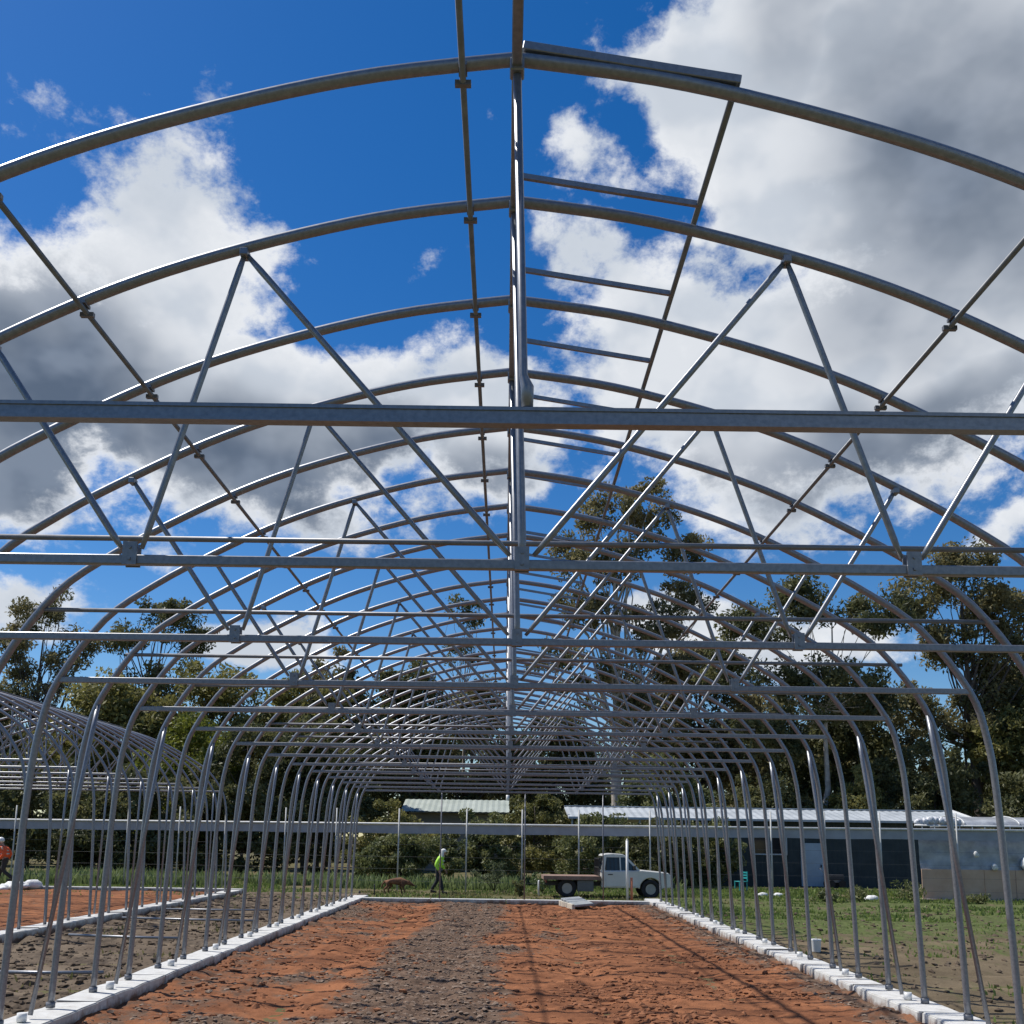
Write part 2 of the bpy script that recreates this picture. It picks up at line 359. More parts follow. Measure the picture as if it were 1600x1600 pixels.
tag(scatter('soil_clods', 40000, (XC - 4.7, XC + 4.7), (9, YEND - .3), .007, .055, CLOD, bed_h, lambda X, Y: (.10 + .9 * sm(fbm(X * .55, Y * .8, 60, 4), .0, .22)) * (1 - .8 * bed_m(X, Y))),
    'crumbled red clods scattered over the soil bed inside the large frame', 'soil clods', kind='stuff')
tag(scatter('mulch_chips', 60000, (XC - 4.7, XC + 4.7), (9, YEND - .3), .009, .044, CHIP, bed_h, lambda X, Y: np.clip(bed_m(X, Y) * 1.5 - .45, 0, 1), .40),
    'grey brown mulch chips strewn in a strip along the soil bed', 'mulch', kind='stuff')
GAPCLOD = mat('brown_clod', (0.07, 0.05, 0.036), 1.0, scale=3, col2=(0.18, 0.14, 0.10), spec=.1)
tag(scatter('earth_crumbs', 6000, (XC - 8 * U, XC - 4.5 * U), (9, 38), .015, .08, GAPCLOD, gap_h),
    'dry brown crumbs of earth on the strip between the two frames', 'earth crumbs', kind='stuff')
tag(scatter('earth_crumbs', 6000, (XC + 4.5 * U, 18), (9, 36), .015, .07, GAPCLOD, gap_h),
    'dry brown crumbs of earth on the field beside the right footing', 'earth crumbs', kind='stuff')

# ------------------------------------------------------------------ grass and weeds
def blades(name, n, sampler, h0, h1, w, m, lean=.5, zf=None):
    X, Y = sampler(n); n = len(X); a = RNG.uniform(0, 6.28, n); h = RNG.uniform(h0, h1, n) * RNG.uniform(.6, 1, n); ln = RNG.uniform(0, lean, n) * h; b = RNG.uniform(0, 6.28, n)
    zb = (zf(X, Y) if zf else np.full(n, -.07)) - .01
    dx, dy = np.cos(a) * w * .5, np.sin(a) * w * .5; ox, oy = np.cos(b) * ln, np.sin(b) * ln
    p = np.stack([np.stack([X - dx, Y - dy, zb], -1), np.stack([X + dx, Y + dy, zb], -1),
                  np.stack([X + dx * 1.1 + ox * .45, Y + dy * 1.1 + oy * .45, zb + h * .6], -1), np.stack([X + ox, Y + oy, zb + h], -1),
                  np.stack([X - dx * 1.1 + ox * .45, Y - dy * 1.1 + oy * .45, zb + h * .6], -1)], 1)
    k = np.arange(n)[:, None] * 5
    f = np.concatenate([k + np.array([[0, 1, 2, 4]]), k + np.array([[4, 2, 3, 3]])])
    me = bpy.data.meshes.new(name)
    q = k + np.array([[0, 1, 2, 4]]); t = k + np.array([[4, 2, 3]])
    vv = p.reshape(-1, 3).astype(np.float32)
    tri = np.concatenate([q[:, [0, 1, 2]], q[:, [0, 2, 3]], t])
    return link(name, np_mesh(name, vv, tri, m))
def patchy(x0, x1, y0, y1, seed, thr, sc=.5):
    def s(n):
        X = RNG.uniform(x0, x1, n); Y = RNG.uniform(y0, y1, n); k = fbm(X * sc, Y * sc, seed, 3) > thr
        return X[k], Y[k]
    return s
GRASS = leaf_mat('grass_green', (0.115, 0.17, 0.038), (0.225, 0.285, 0.08), .8)
DRY = leaf_mat('dry_grass', (0.15, 0.15, 0.055), (0.28, 0.25, 0.11), .6)
tag(blades('grass', 30000, patchy(-30, 12, YEND + 1.2, 52, 40, -.10, .35), .04, .17, .05, GRASS), 'long green grass growing beyond the end of the frames', 'grass', kind='stuff')
tag(blades('dry_grass', 9000, patchy(-8, 9, YEND + .9, 43, 41, .0, .6), .04, .16, .05, DRY), 'short dry grass behind the end footing of the large frame', 'grass', kind='stuff')
tag(blades('grass', 42000, patchy(6, 26, 29, 50, 42, -.10, .35), .04, .22, .06, GRASS, zf=lambda X, Y: np.full(len(X), -.06)), 'green grass and clover on the field in front of the dark shed', 'grass', kind='stuff')
tag(blades('sparse_weeds', 9000, patchy(5.6, 20, 12, 34, 43, .06, .7), .03, .14, .035, GRASS, zf=gap_h), 'sparse low weeds dotting the bare field beside the right footing', 'weeds', kind='stuff')
tag(blades('sparse_weeds', 2500, patchy(XC - 8 * U, XC - 4.5 * U, 14, 38, 44, .10, .7), .03, .14, .03, DRY, zf=gap_h), 'thin dry weeds on the earth strip between the two frames', 'weeds', kind='stuff')

# ------------------------------------------------------------------ concrete footings
def block_mesh(w, l, h, seed):
    rnd = random.Random(seed); bm = bmesh.new()
    bmesh.ops.create_cube(bm, size=1)
    for v in bm.verts: v.co = Vector((v.co.x * w, v.co.y * l, (v.co.z - .5) * h)) + Vector((rnd.uniform(-.02, .02), rnd.uniform(-.012, .012), rnd.uniform(-.012, .008) if v.co.z > 0 else 0))
    bmesh.ops.subdivide_edges(bm, edges=[e for e in bm.edges if e.calc_length() > 1], cuts=5)
    for v in bm.verts:
        if v.co.z > -.05: v.co += Vector((rnd.uniform(-.014, .014), 0, rnd.uniform(-.012, .004)))
    bmesh.ops.bevel(bm, geom=[e for e in bm.edges if e.is_boundary or (len(e.link_faces) == 2 and e.calc_face_angle() > .8)], offset=.014, segments=2, affect='EDGES')
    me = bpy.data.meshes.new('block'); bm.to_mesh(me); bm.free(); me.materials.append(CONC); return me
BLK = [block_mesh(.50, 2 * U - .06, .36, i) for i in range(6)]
KH = 0.15
def footing(xc, ya, n, yend, label, sides=(-1, 1)):
    root = empty('concrete_footing', (xc, ya, 0), 0, label, 'footing')
    for s in sides:
        for i in range(n):
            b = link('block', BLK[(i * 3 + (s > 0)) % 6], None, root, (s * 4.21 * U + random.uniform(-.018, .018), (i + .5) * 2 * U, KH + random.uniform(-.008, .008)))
            b.rotation_euler = (random.uniform(-.003, .003), random.uniform(-.008, .008), random.uniform(-.006, .006))
            if i % 1 == 0:
                sp = MB().box((s * 4.21 * U, i * 2 * U, KH - .085), (.44, .052, .15)).build('joint_board', DARKGAP, root)
    for j in range(4):
        w = 4.21 * U * 2 / 4
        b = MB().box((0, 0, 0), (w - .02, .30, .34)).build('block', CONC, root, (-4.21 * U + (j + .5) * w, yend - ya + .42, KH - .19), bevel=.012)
    return root
KY0 = Y0 + .45 * U - 0 * U
footing(XC, Y0 + U * .45 + U * 2, 12, YEND, 'white concrete strip footing carrying the legs of the large arched frame')
footing(NXC, NY0 - U * 1.5, 8, NYEND, 'white concrete strip footing around the red bed of the smaller frame', (1, -1))

# ------------------------------------------------------------------ arched frames
PROF = [(4.275, -1.586), (4.245, -.6), (4.20, .45), (4.145, .95), (4.02, 1.36), (3.64, 1.90), (3.19, 2.235), (2.68, 2.525), (2.18, 2.775), (1.70, 2.965), (1.12, 3.142), (.60, 3.262), (0.0, 3.345)]
def catmull(P, seg=4):
    P = [Vector((p[0], p[1])) for p in P]; out = []
    for i in range(len(P) - 1):
        p0 = P[max(i - 1, 0)]; p1, p2 = P[i], P[i + 1]; p3 = P[min(i + 2, len(P) - 1)]
        for k in range(seg):
            t = k / seg
            out.append(.5 * ((2 * p1) + (p2 - p0) * t + (2 * p0 - 5 * p1 + 4 * p2 - p3) * t * t + (3 * p1 - p0 - 3 * p2 + p3) * t ** 3))
    out.append(P[-1]); return out
HALF = catmull(PROF)
def lean(h): return -.030 * max(0.0, h - 1.354)          # the arches lean a little to one side, as built
def zw(h): return CAM_Z + h * U
def prof_z(x):
    x = abs(x); best = None
    for a, b in zip(HALF, HALF[1:]):
        if min(a.x, b.x) <= x <= max(a.x, b.x) and b.y > 1.2:
            t = (x - a.x) / (b.x - a.x) if a.x != b.x else 0; return a.y + (b.y - a.y) * t
    return 3.345
def hoop_mesh(n):
    left = [Vector(((-p.x + lean(p.y)) * U, 0, zw(p.y))) for p in HALF]; right = [Vector(((p.x + lean(p.y)) * U, 0, zw(p.y))) for p in reversed(HALF[:-1])]
    return MB().tube(left + right, .036, n).mesh('arch_hoop', GALV)
HOOP_N, HOOP_F = hoop_mesh(14), hoop_mesh(8)
T_H, C_H = 1.354, 1.763
XA, XB, XN = 1.42, 2.70, 1.944
def seg_mesh(name, a, b, r, m=GALV, n=8):
    return MB().tube([(a[0] * U, a[1], zw(a[2])), (b[0] * U, b[1], zw(b[2]))], r, n).mesh(name, m)
def web_mesh(a, b):     # tube with flattened ends
    A = Vector(((a[0] + lean(a[1])) * U, 0, zw(a[1]))); B = Vector(((b[0] + lean(b[1])) * U, 0, zw(b[1])))
    return MB().tube([A, A.lerp(B, .06), A.lerp(B, .94), B], [.014, .021, .021, .014], 8).mesh('web', GALV)
WEBS = []
for s in (-1, 1):
    WEBS += [web_mesh((s * .06, T_H + .05), (s * XA, prof_z(XA) - .03)), web_mesh((s * XA, prof_z(XA) - .03), (s * (XN - .05), T_H + .06)),
             web_mesh((s * (XN + .05), T_H + .06), (s * XB, prof_z(XB) - .03))]
tw = 4.02 * U
TIE = MB().box((0, 0, zw(T_H)), (2 * tw, .05, .06)).mesh('tie_beam', GALV, .006)
cw = [a.x for a, b in zip(HALF, HALF[1:]) if a.y <= C_H < b.y][0] * U - .03
COLLAR = MB().tube([(-cw, 0, zw(C_H)), (cw, 0, zw(C_H))], .021, 8).mesh('collar_tie', GALV_D)
KING = MB().tube([(lean(3.29) * U, 0, zw(3.29)), (0, 0, zw(T_H) + .14), (0, 0, zw(T_H) + .03)], [.025, .025, .018], 10).mesh('king_post', GALV)
PLATE = MB().tube([(0, -.05, .0), (0, -.038, .0)], .011, 6).tube([(0, -.05, .07), (0, -.038, .07)], .011, 6).box((0, -.034, .035), (.085, .012, .14)).box((0, .034, .035), (.085, .012, .14)).mesh('gusset_plate', GALV)
APEX = MB().box((0, 0, 0), (.075, .085, .075)).mesh('ridge_bracket', GALV, .006)
SADDLE = MB().box((0, 0, -.045), (.05, .09, .05)).mesh('saddle_bracket', GALV, .005)
FOOT = MB().tube([(0, 0, 0), (0, 0, .06)], .05, 12).mesh('foot_sleeve', GALV_D)
CLAMP = MB().box((0, .06, -.008), (.085, .03, .028)).box((0, 0, .03), (.045, .09, .02)).mesh('clamp', GALV_D)
def frame(xc, y0, n, label, near=True):
    root = empty('greenhouse_frame', (xc, y0, 0), 0, label, 'greenhouse')
    for k in range(n):
        h = link('arch_hoop', HOOP_N if near and k < 9 else HOOP_F, None, root, (0, k * U, 0))
        if near:
            for s in (-1, 1): link('foot_sleeve', FOOT, None, h, (s * 4.275 * U, 0, KH))
            link('ridge_bracket', APEX, None, h, (lean(3.3) * U, 0, zw(3.30)))
        if k % 2 == 1 or not near:
            if k % 2 == 1: link('tie_beam', TIE, None, h)
            link('king_post', KING, None, h)
            for w in WEBS: link('web', w, None, h)
            if near:
                for x in (-XN, 0, XN): link('gusset_plate', PLATE, None, h, (x * U, 0, zw(T_H)))
                for x in (-XA, XA, -XB, XB): link('saddle_bracket', SADDLE, None, h, ((x + lean(prof_z(x))) * U, 0, zw(prof_z(x))))
        elif k > 0: link('collar_tie', COLLAR, None, h)
    yl = (n - 1) * U
    ya = -.75 * U if near else -.1
    rx = lean(3.315) * U
    MB().beam((rx, ya, zw(3.315)), (rx, yl + .05, zw(3.315)), .054, .07).build('ridge_beam', GALV, root, bevel=.005)
    for x in (-.235, -2.25, 2.27) if near else (-2.27, -.26, 2.25):
        z = zw(prof_z(x)) - .055; x += lean(prof_z(x))
        pu = MB().tube([(x * U, ya, z), (x * U, yl + .1, z)], .017, 8).build('purlin', GALV_D, root)
        if near:
            for k in range(n): link('clamp', CLAMP, None, pu, (x * U, k * U, z))
    xv = .945; zv = zw(prof_z(xv)) + .062
    xv += lean(3.2)
    vent = MB().tube([(xv * U, -.03, zv), (xv * U, yl, zv)], .019, 8).build('vent_purlin', GALV_D, root)
    rung = MB().beam((rx + .03, 0, zw(3.345) + .05), (xv * U, 0, zv), .026, .034).mesh('vent_rung', GALV)
    nr = int(yl / (.87 * U)) + 1
    for i in range(1, nr): link('vent_rung', rung, None, root, (0, (i * .87 - .02) * U, 0))
    MB().beam((rx + .03, -.01, zw(3.345) + .062), (xv * U + .02, -.01, zv + .004), .05, .05).build('vent_end_channel', GALV, root, bevel=.004)
    # sloping props in the side walls
    for s in (-1, 1):
        for k in range(5 if near else 1, n - 1, 2):
            a = (s * 4.20 * U, (k + .42) * U, KH + .03); b = (s * 4.055 * U, (k + 1.0) * U, zw(1.27))
            A, B = Vector(a), Vector(b)
            pr = MB().tube([A, A.lerp(B, .78), A.lerp(B, .9), B], [.027, .027, .031, .030], 8).build('wall_prop', GALV, root)
            if near: MB().tube([(s * 4.20 * U, (k + .26) * U, KH), (s * 4.20 * U, (k + .26) * U, KH + .085)], .05, 12).build('prop_socket', WHITE, pr)
    return root
big = frame(XC, Y0, NH, 'large arched galvanised steel greenhouse frame standing over the long soil bed')
# front truss: deep beam and king post with a flattened foot
fb = MB()
for dz, hh, w in ((0.0, .05, .05), (.034, .018, .066), (-.034, .018, .066)): fb.box((0, 0, zw(1.70) + dz), (2 * 3.70 * U, w, hh))
o = fb.build('front_beam', GALV, big); o.location = (0, 0, 0)
MB().tube([(lean(3.29) * U, 0, zw(3.29)), (lean(1.9) * U, 0, zw(1.70) + .22), (0, 0, zw(1.70) + .16), (0, 0, zw(1.70) + .05)], [.022, .022, .033, .030], 10).build('front_king_post', GALV, big)
# mullions of the far gable
for x in (-1.84, .50, 2.68):
    MB().tube([(x * U, (NH - 1) * U, KH), (x * U, (NH - 1) * U, zw(T_H))], .022, 8).build('gable_post', GALV_D, big)
frame(NXC, NY0, NN - 2, 'smaller arched steel greenhouse frame of crowded hoops over the red bed beside it', near=False)

# ------------------------------------------------------------------ fence behind
FA, FB = Vector((-30.0, 48.0, 0)), Vector((27.0, 38.9, 0))
fx = (FB - FA).normalized(); flen = (FB - FA).length; froot = empty('rail_fence', FA, math.atan2(fx.y, fx.x), 'tall fence with pale top rail over a grey band on thin posts', 'fence')
RAIL_Z = 2.72
MB().tube([(0, 0, RAIL_Z), (flen, 0, RAIL_Z)], .042, 8).build('top_rail', mat('pale_rail', (.62, .62, .60), .5), froot)
band = MB()
nseg = 90
for i in range(nseg):
    a, b = flen * i / nseg, flen * (i + 1) / nseg
    za = [.012 * math.sin(i * .9), .012 * math.sin((i + 1) * .9)]
    band.add([(a, .04, RAIL_Z - .05), (b, .04, RAIL_Z - .05), (b, .05 + za[1], RAIL_Z - .40 + za[1]), (a, .05 + za[0], RAIL_Z - .40 + za[0]),
              (a, .055, RAIL_Z - .05), (b, .055, RAIL_Z - .05), (b, .065 + za[1], RAIL_Z - .40 + za[1]), (a, .065 + za[0], RAIL_Z - .40 + za[0])],
             [(0, 1, 2, 3), (7, 6, 5, 4), (0, 4, 5, 1), (3, 2, 6, 7)])
band.build('shade_band', mat('grey_shade_cloth', (.30, .32, .36), .8, scale=2), froot)
wire = mat('fence_wire', (.12, .12, .12), .7, .3)
for z in (.35, .85, 1.35, 1.85): MB().tube([(0, 0, z), (flen, 0, z)], .004, 5).build('wire', wire, froot)
pm = MB().tube([(0, 0, -.2), (0, 0, 3.36)], .032, 8).mesh('post', mat('pale_post', (.46, .46, .44), .6))
d = .6
while d < flen:
    link('post', pm, None, froot, (d, -.08, 0)); d += 2.45 + random.uniform(-.5, .5)

#PART2
# ------------------------------------------------------------------ trees
BARK_P = mat('pale_gum_bark', (.30, .26, .215), .9, scale=2.5, col2=(.50, .45, .39), bump=.3, bscale=12)
BARK_D = mat('dark_bark', (.07, .055, .045), .95, scale=3, col2=(.15, .12, .10), bump=.5, bscale=14)
L_GUM = leaf_mat('gum_leaf', (0.11, 0.112, 0.046), (0.29, 0.25, 0.12), .45)
L_DARK = leaf_mat('dark_leaf', (0.062, 0.074, 0.030), (0.195, 0.190, 0.078), .5)
L_OLIVE = leaf_mat('olive_leaf', (0.13, 0.132, 0.042), (0.30, 0.275, 0.09), .5)
L_LIME = leaf_mat('lime_leaf', (0.12, 0.14, 0.02), (0.24, 0.26, 0.045), .7)
L_SHRUB = leaf_mat('shrub_leaf', (0.085, 0.108, 0.042), (0.23, 0.235, 0.090), .8)
def leaves_np(centres, radii, per, size, rng, droop=.35, flat=.8):
    n = len(centres) * per
    c = np.repeat(centres, per, 0); r = np.repeat(radii, per)[:, None]
    d = rng.normal(size=(n, 3)); d /= np.linalg.norm(d, axis=1)[:, None]
    p = c + d * r * (rng.random((n, 1)) ** .5) * np.array([1, 1, flat])
    a = rng.normal(size=(n, 3)); a[:, 2] -= droop; a /= np.linalg.norm(a, axis=1)[:, None]
    b = np.cross(a, rng.normal(size=(n, 3))); b /= np.linalg.norm(b, axis=1)[:, None]
    L = size * rng.uniform(.6, 1.5, (n, 1)); W = L * rng.uniform(.32, .5, (n, 1))
    v = np.stack([p - a * L * .5, p + b * W * .5, p + a * L * .5, p - b * W * .5], 1).reshape(-1, 3)
    f = np.arange(n * 4).reshape(-1, 4)
    return v, f
def tree(name, label, base, height, lobes, leafm, bark, trunk_r=.3, fork=.35, n_clump=55, per=150, csize=(.9, 1.7), lsize=.34, seed=1, group=None, lean=(0, 0), cat='tree', limb_frac=.6, droop=.35):
    """lobes: list of (dx, dy, z, rx, ry, rz) ellipsoids in metres from the base that the crown fills"""
    rng = np.random.default_rng(seed); root = empty(name, base, 0, label, cat, group)
    vols = np.array([l[3] * l[4] * l[5] for l in lobes]) ** .7; cnt = np.maximum(2, (n_clump * vols / vols.sum()).astype(int))
    cs = []; rs = []
    for l, k in zip(lobes, cnt):
        d = rng.normal(size=(k, 3)); d /= np.linalg.norm(d, axis=1)[:, None]
        p = d * (rng.random((k, 1)) ** .42) * np.array(l[3:6]) + np.array(l[0:3]); cs.append(p); rs.append(rng.uniform(*csize, k))
    cs = np.concatenate(cs); rs = np.concatenate(rs)
    v, f = leaves_np(cs, rs, per, lsize, rng, droop)
    link('crown', np_mesh('crown', v, f, leafm), None, root)
    tb = MB(); zf = height * fork
    pts = [Vector((0, 0, -.3))]
    for i in range(1, 7):
        t = i / 6; pts.append(Vector((lean[0] * t + rng.normal() * trunk_r * .5, lean[1] * t + rng.normal() * trunk_r * .4, height * .86 * t)))
    tb.tube(pts, [trunk_r * (1 - .86 * i / 6) * (1.25 if i == 0 else 1) for i in range(7)], 9)
    order = rng.permutation(len(cs))[:max(4, int(len(cs) * limb_frac))]
    for i in order:
        c = Vector(cs[i]); zs = min(max(zf, c.z * rng.uniform(.45, .75)), height * .8); t = zs / (height * .86) * 6; k = min(5, int(t)); s = pts[k].lerp(pts[k + 1], t - k)
        rr = max(.035, trunk_r * (1 - .8 * zs / height) * rng.uniform(.22, .5))
        m1 = s.lerp(c, .35) + Vector((rng.normal() * .4, rng.normal() * .4, -.06 * (c - s).length)); m2 = s.lerp(c, .7) + Vector((rng.normal() * .4, rng.normal() * .4, .1))
        tb.tube([s, m1, m2, c], [rr, rr * .75, rr * .5, rr * .2], 6)
    tb.build('trunk', bark, root)
    return root
tree('gum_tree', 'tallest gum tree with open spreading crown and tall grey trunk behind the frame', (8.2, 74.5, 0), 29,
     [(-.6, 0, 26.4, 2.4, 2.2, 2.0), (2.4, 0, 27.2, 1.9, 2, 2.2), (-3.2, 0, 23.2, 2.1, 2, 1.7), (.5, .5, 22.8, 2.6, 2.2, 2.0), (4.6, 0, 23.2, 2.2, 2, 2.4), (5.8, 0, 20.2, 1.3, 1.5, 1.6),
      (-2.6, 0, 19.0, 2.6, 2, 1.7), (1.8, 0, 17.8, 3.0, 2.2, 2.2), (-4.6, 0, 15.5, 1.8, 2, 1.6), (4.2, 0, 15.0, 2.4, 2, 1.9), (-1.0, 0, 13.6, 3.2, 2, 1.8), (2.2, 0, 10.6, 3.4, 2.4, 2.0)],
     L_GUM, BARK_P, .48, .36, 165, 230, (.6, 1.3), .30, 3, limb_frac=.3)
tree('gum_tree', 'dark crowned gum tree with pale crooked trunk above the shed roof', (20.6, 68, 0), 20,
     [(-3.4, 0, 17.0, 2.6, 2, 1.6), (.2, 0, 18.6, 3.0, 2, 1.7), (4.2, 0, 17.2, 2.6, 2, 1.8), (-5.4, 0, 13.8, 2.0, 2, 1.8), (0, 0, 13.0, 3.4, 2.2, 1.8), (3.2, 0, 11.8, 2.6, 2, 2.0), (-2, 0, 9.6, 3.2, 2, 1.6)],
     L_DARK, BARK_P, .26, .55, 130, 230, (.6, 1.35), .30, 5, lean=(1.6, 0), limb_frac=.25)
tree('gum_tree', 'olive crowned gum tree with forked dark limbs at the right of the shed', (33.0, 72, 0), 24,
     [(.6, 0, 22.6, 2.8, 2, 1.7), (-3.0, 0, 20.2, 2.2, 2, 1.8), (2.6, 0, 19.0, 3.0, 2.4, 2.6), (-1.8, 0, 16.2, 2.2, 2, 1.8), (3.2, 0, 14.8, 3.2, 2.4, 2.4), (-4.0, 0, 12.2, 2.2, 2, 1.8), (1.2, 0, 10.8, 4.0, 2.4, 2.0)],
     L_GUM, BARK_D, .42, .25, 150, 230, (.6, 1.45), .32, 7, limb_frac=.35)
tree('gum_tree', 'bushy gum tree filling the gap between the tallest gum and the crooked one', (15.0, 78, 0), 17,
     [(0, 0, 15.2, 3.4, 2, 2.0), (-3.6, 0, 12.4, 3.0, 2, 2.4), (3.2, 0, 12.0, 3.4, 2, 2.4), (0, 0, 8.0, 5.5, 2.4, 3.0)], L_GUM, BARK_D, .3, .25, 110, 220, (.8, 1.6), .34, 9)
tree('gum_tree', 'wispy gum tree with thin bare stems over the smaller frame', (-36.0, 78, 0), 21,
     [(0, 0, 19.4, 2.2, 2, 1.7), (-2.4, 0, 16.6, 2.2, 2, 1.9), (2.2, 0, 16.0, 2.2, 2, 1.8), (0, 0, 12.8, 3.6, 2, 2.2), (-3, 0, 9.5, 3.0, 2, 2.2)], L_GUM, BARK_D, .28, .3, 80, 170, (.6, 1.25), .30, 11, limb_frac=.7)
tree('gum_tree', 'flat topped dark gum tree next to the wispy gum', (-27.4, 78, 0), 20.5,
     [(.4, 0, 19.2, 2.8, 2, 1.2), (-2.4, 0, 17.2, 2.2, 2, 1.2), (2.8, 0, 17.6, 2.4, 2, 1.2), (0, 0, 13.4, 3.2, 2, 1.8), (0, 0, 10.2, 4, 2, 2)], L_DARK, BARK_D, .28, .35, 90, 190, (.6, 1.25), .30, 13, limb_frac=.6)
for i, (x, h, w, y, lm, lab, name) in enumerate([
    (-27.0, 13.2, 5.0, 70, L_OLIVE, 'olive rounded wattle below the flat topped gum', 'wattle_tree'),
    (-20.5, 14.8, 5.2, 71, L_OLIVE, 'broad olive wattle with the brightest yellow green top', 'wattle_tree'),
    (-13.8, 13.8, 4.6, 72, L_OLIVE, 'narrow olive wattle beside the broad yellow green one', 'wattle_tree'),
    (-13.5, 17.2, 3.6, 80, L_GUM, 'brownish gum tree standing behind the narrow wattle', 'gum_tree'),
    (-7.6, 16.6, 3.4, 80, L_DARK, 'dark gum tree behind the pale roofed outbuilding', 'gum_tree'),
    (-2.8, 15.2, 4.2, 82, L_GUM, 'brown leaved gum tree over the right end of the pale roof', 'gum_tree'),
    (24.6, 13.0, 4.6, 76, L_DARK, 'dense dark tree behind the middle of the shed roof', 'tree'),
    (-38.0, 13.0, 5.0, 72, L_DARK, 'dark bushy tree at the foot of the wispy gum', 'tree'),
    (40.0, 17.0, 5.0, 76, L_DARK, 'dark tall tree beyond the olive gum and plastic tunnel', 'tree'),
    (29.0, 15.5, 5.0, 82, L_GUM, 'leafy gum tree between the crooked gum and the olive gum', 'gum_tree'),
    (37.0, 14.0, 4.6, 70, L_OLIVE, 'olive leafy tree under the right limbs of the olive gum', 'tree'),
    (21.5, 15.0, 4.8, 84, L_GUM, 'full brown green gum tree behind the pale crooked trunk', 'gum_tree'),
    (-32.0, 14.5, 4.8, 84, L_GUM, 'brown green gum tree between the wispy gum and the flat topped gum', 'gum_tree'),
    (4.0, 13.0, 4.6, 84, L_DARK, 'dark tree low behind the trunk of the tallest gum', 'tree')]):
    tree(name, lab, (x, y, 0), h, [(0, 0, h * .82, w * .62, w * .5, h * .15), (-w * .5, 0, h * .62, w * .6, w * .5, h * .17), (w * .5, 0, h * .6, w * .6, w * .5, h * .17), (0, 0, h * .35, w, w * .5, h * .22)],
         lm, BARK_D, .22, .25, 105, 220, (.7, 1.5), .36, 20 + i, limb_frac=.25)
tree('gum_tree', 'slender gum tree with one high tufted crown left of the ridge line', (-3.6, 86, 0), 23.0,
     [(.1, 0, 21.4, 1.5, 1.5, 1.6), (-.4, 0, 18.0, 1.6, 1.5, 1.3)], L_DARK, BARK_P, .2, .6, 20, 120, (.5, .9), .30, 41, limb_frac=.9)
# far woodland that reads as one dark mass
def woodland():
    rng = np.random.default_rng(300); k = 520; X = rng.uniform(-75, 75, k); top = 11.5 + 5 * fbm(X * .09, X * 0, 71, 3) * 2
    cs = np.stack([X, 98 + rng.uniform(-4, 4, k), top * rng.random(k) ** .8], -1)
    v, f = leaves_np(cs, rng.uniform(1.4, 2.8, k), 130, .62, rng)
    return link('distant_woodland', np_mesh('distant_woodland', v, f, L_DARK))
tag(woodland(), 'dark far woodland closing the view low behind the trees', 'woodland', kind='stuff')
# dense shrubs: dark hedge behind the fence, brighter ones among it
for i, (x, y, h, w, lm, lab) in enumerate([
    (-33.5, 58, 6.0, 4.6, L_DARK, 'dark evergreen shrub behind the far corner of the smaller frame'),
    (-26.0, 57, 6.6, 4.8, L_DARK, 'dark dense shrub behind the smaller frame'),
    (-18.6, 60, 9.2, 3.6, L_LIME, 'yellow green leafy shrub above the smaller frame'),
    (-20.8, 56, 5.6, 4.4, L_DARK, 'dark shrub at the foot of the yellow green shrub'),
    (-14.6, 58, 8.6, 4.0, L_DARK, 'tall blackish shrub right of the yellow green shrub'),
    (-10.4, 58, 9.4, 3.4, L_DARK, 'very dark conical evergreen left of the pale roofed outbuilding'),
    (-6.2, 55, 4.2, 2.6, L_OLIVE, 'olive shrub in front of the pale roofed outbuilding'),
    (-5.0, 50.5, 2.9, 2.2, L_SHRUB, 'leafy green shrub directly behind the walker'),
    (-1.4, 52, 3.5, 2.4, L_SHRUB, 'brown green shrub beside the leafy one near the walker'),
    (1.6, 55, 4.6, 2.6, L_OLIVE, 'tall olive shrub between outbuilding and carport'),
    (4.6, 51.5, 3.5, 2.2, L_SHRUB, 'green shrub growing under the open carport roof'),
    (7.6, 50.5, 3.3, 2.1, L_DARK, 'dark shrub growing against the parked truck cab'),
    (10.2, 52, 3.4, 1.8, L_SHRUB, 'shrub at the left corner of the dark shed wall'),
    (27.5, 66, 9.8, 4.6, L_DARK, 'large dark shrub behind the gable end of the shed'),
    (22.2, 65.5, 7.2, 2.6, L_OLIVE, 'sunlit green shrub poking above the shed roof'),
    (33.5, 62, 9.0, 4.8, L_DARK, 'large dark shrub behind the plastic tunnel'),
    (16.8, 67, 7.0, 3.6, L_DARK, 'dark shrub behind the shed roof by the crooked trunk'),
    (10.5, 66, 7.4, 3.6, L_SHRUB, 'mid green shrub behind the carport end of the shed')]):
    tree('shrub', lab, (x, y, -.05), h, [(0, 0, h * .72, w * .7, w * .55, h * .28), (-w * .42, -.3, h * .45, w * .6, w * .5, h * .36), (w * .42, -.3, h * .45, w * .6, w * .5, h * .36), (0, -.5, h * .25, w, w * .6, h * .25)],
         lm, BARK_D, .1, .15, 100 if h > 5 else 60, 230, (.45, .95) if h > 5 else (.28, .6), .26 if h > 5 else .17, 60 + i, cat='shrub', limb_frac=.2, droop=.1)
tag(blades('tall_weeds', 26000, patchy(-32, 10, 45.5, 53, 47, -.02, .45), .2, .75, .07, leaf_mat('weed_leaf', (.12, .17, .06), (.24, .29, .12), .7), .6), 'tall green weeds crowding along the foot of the fence', 'weeds', kind='stuff')
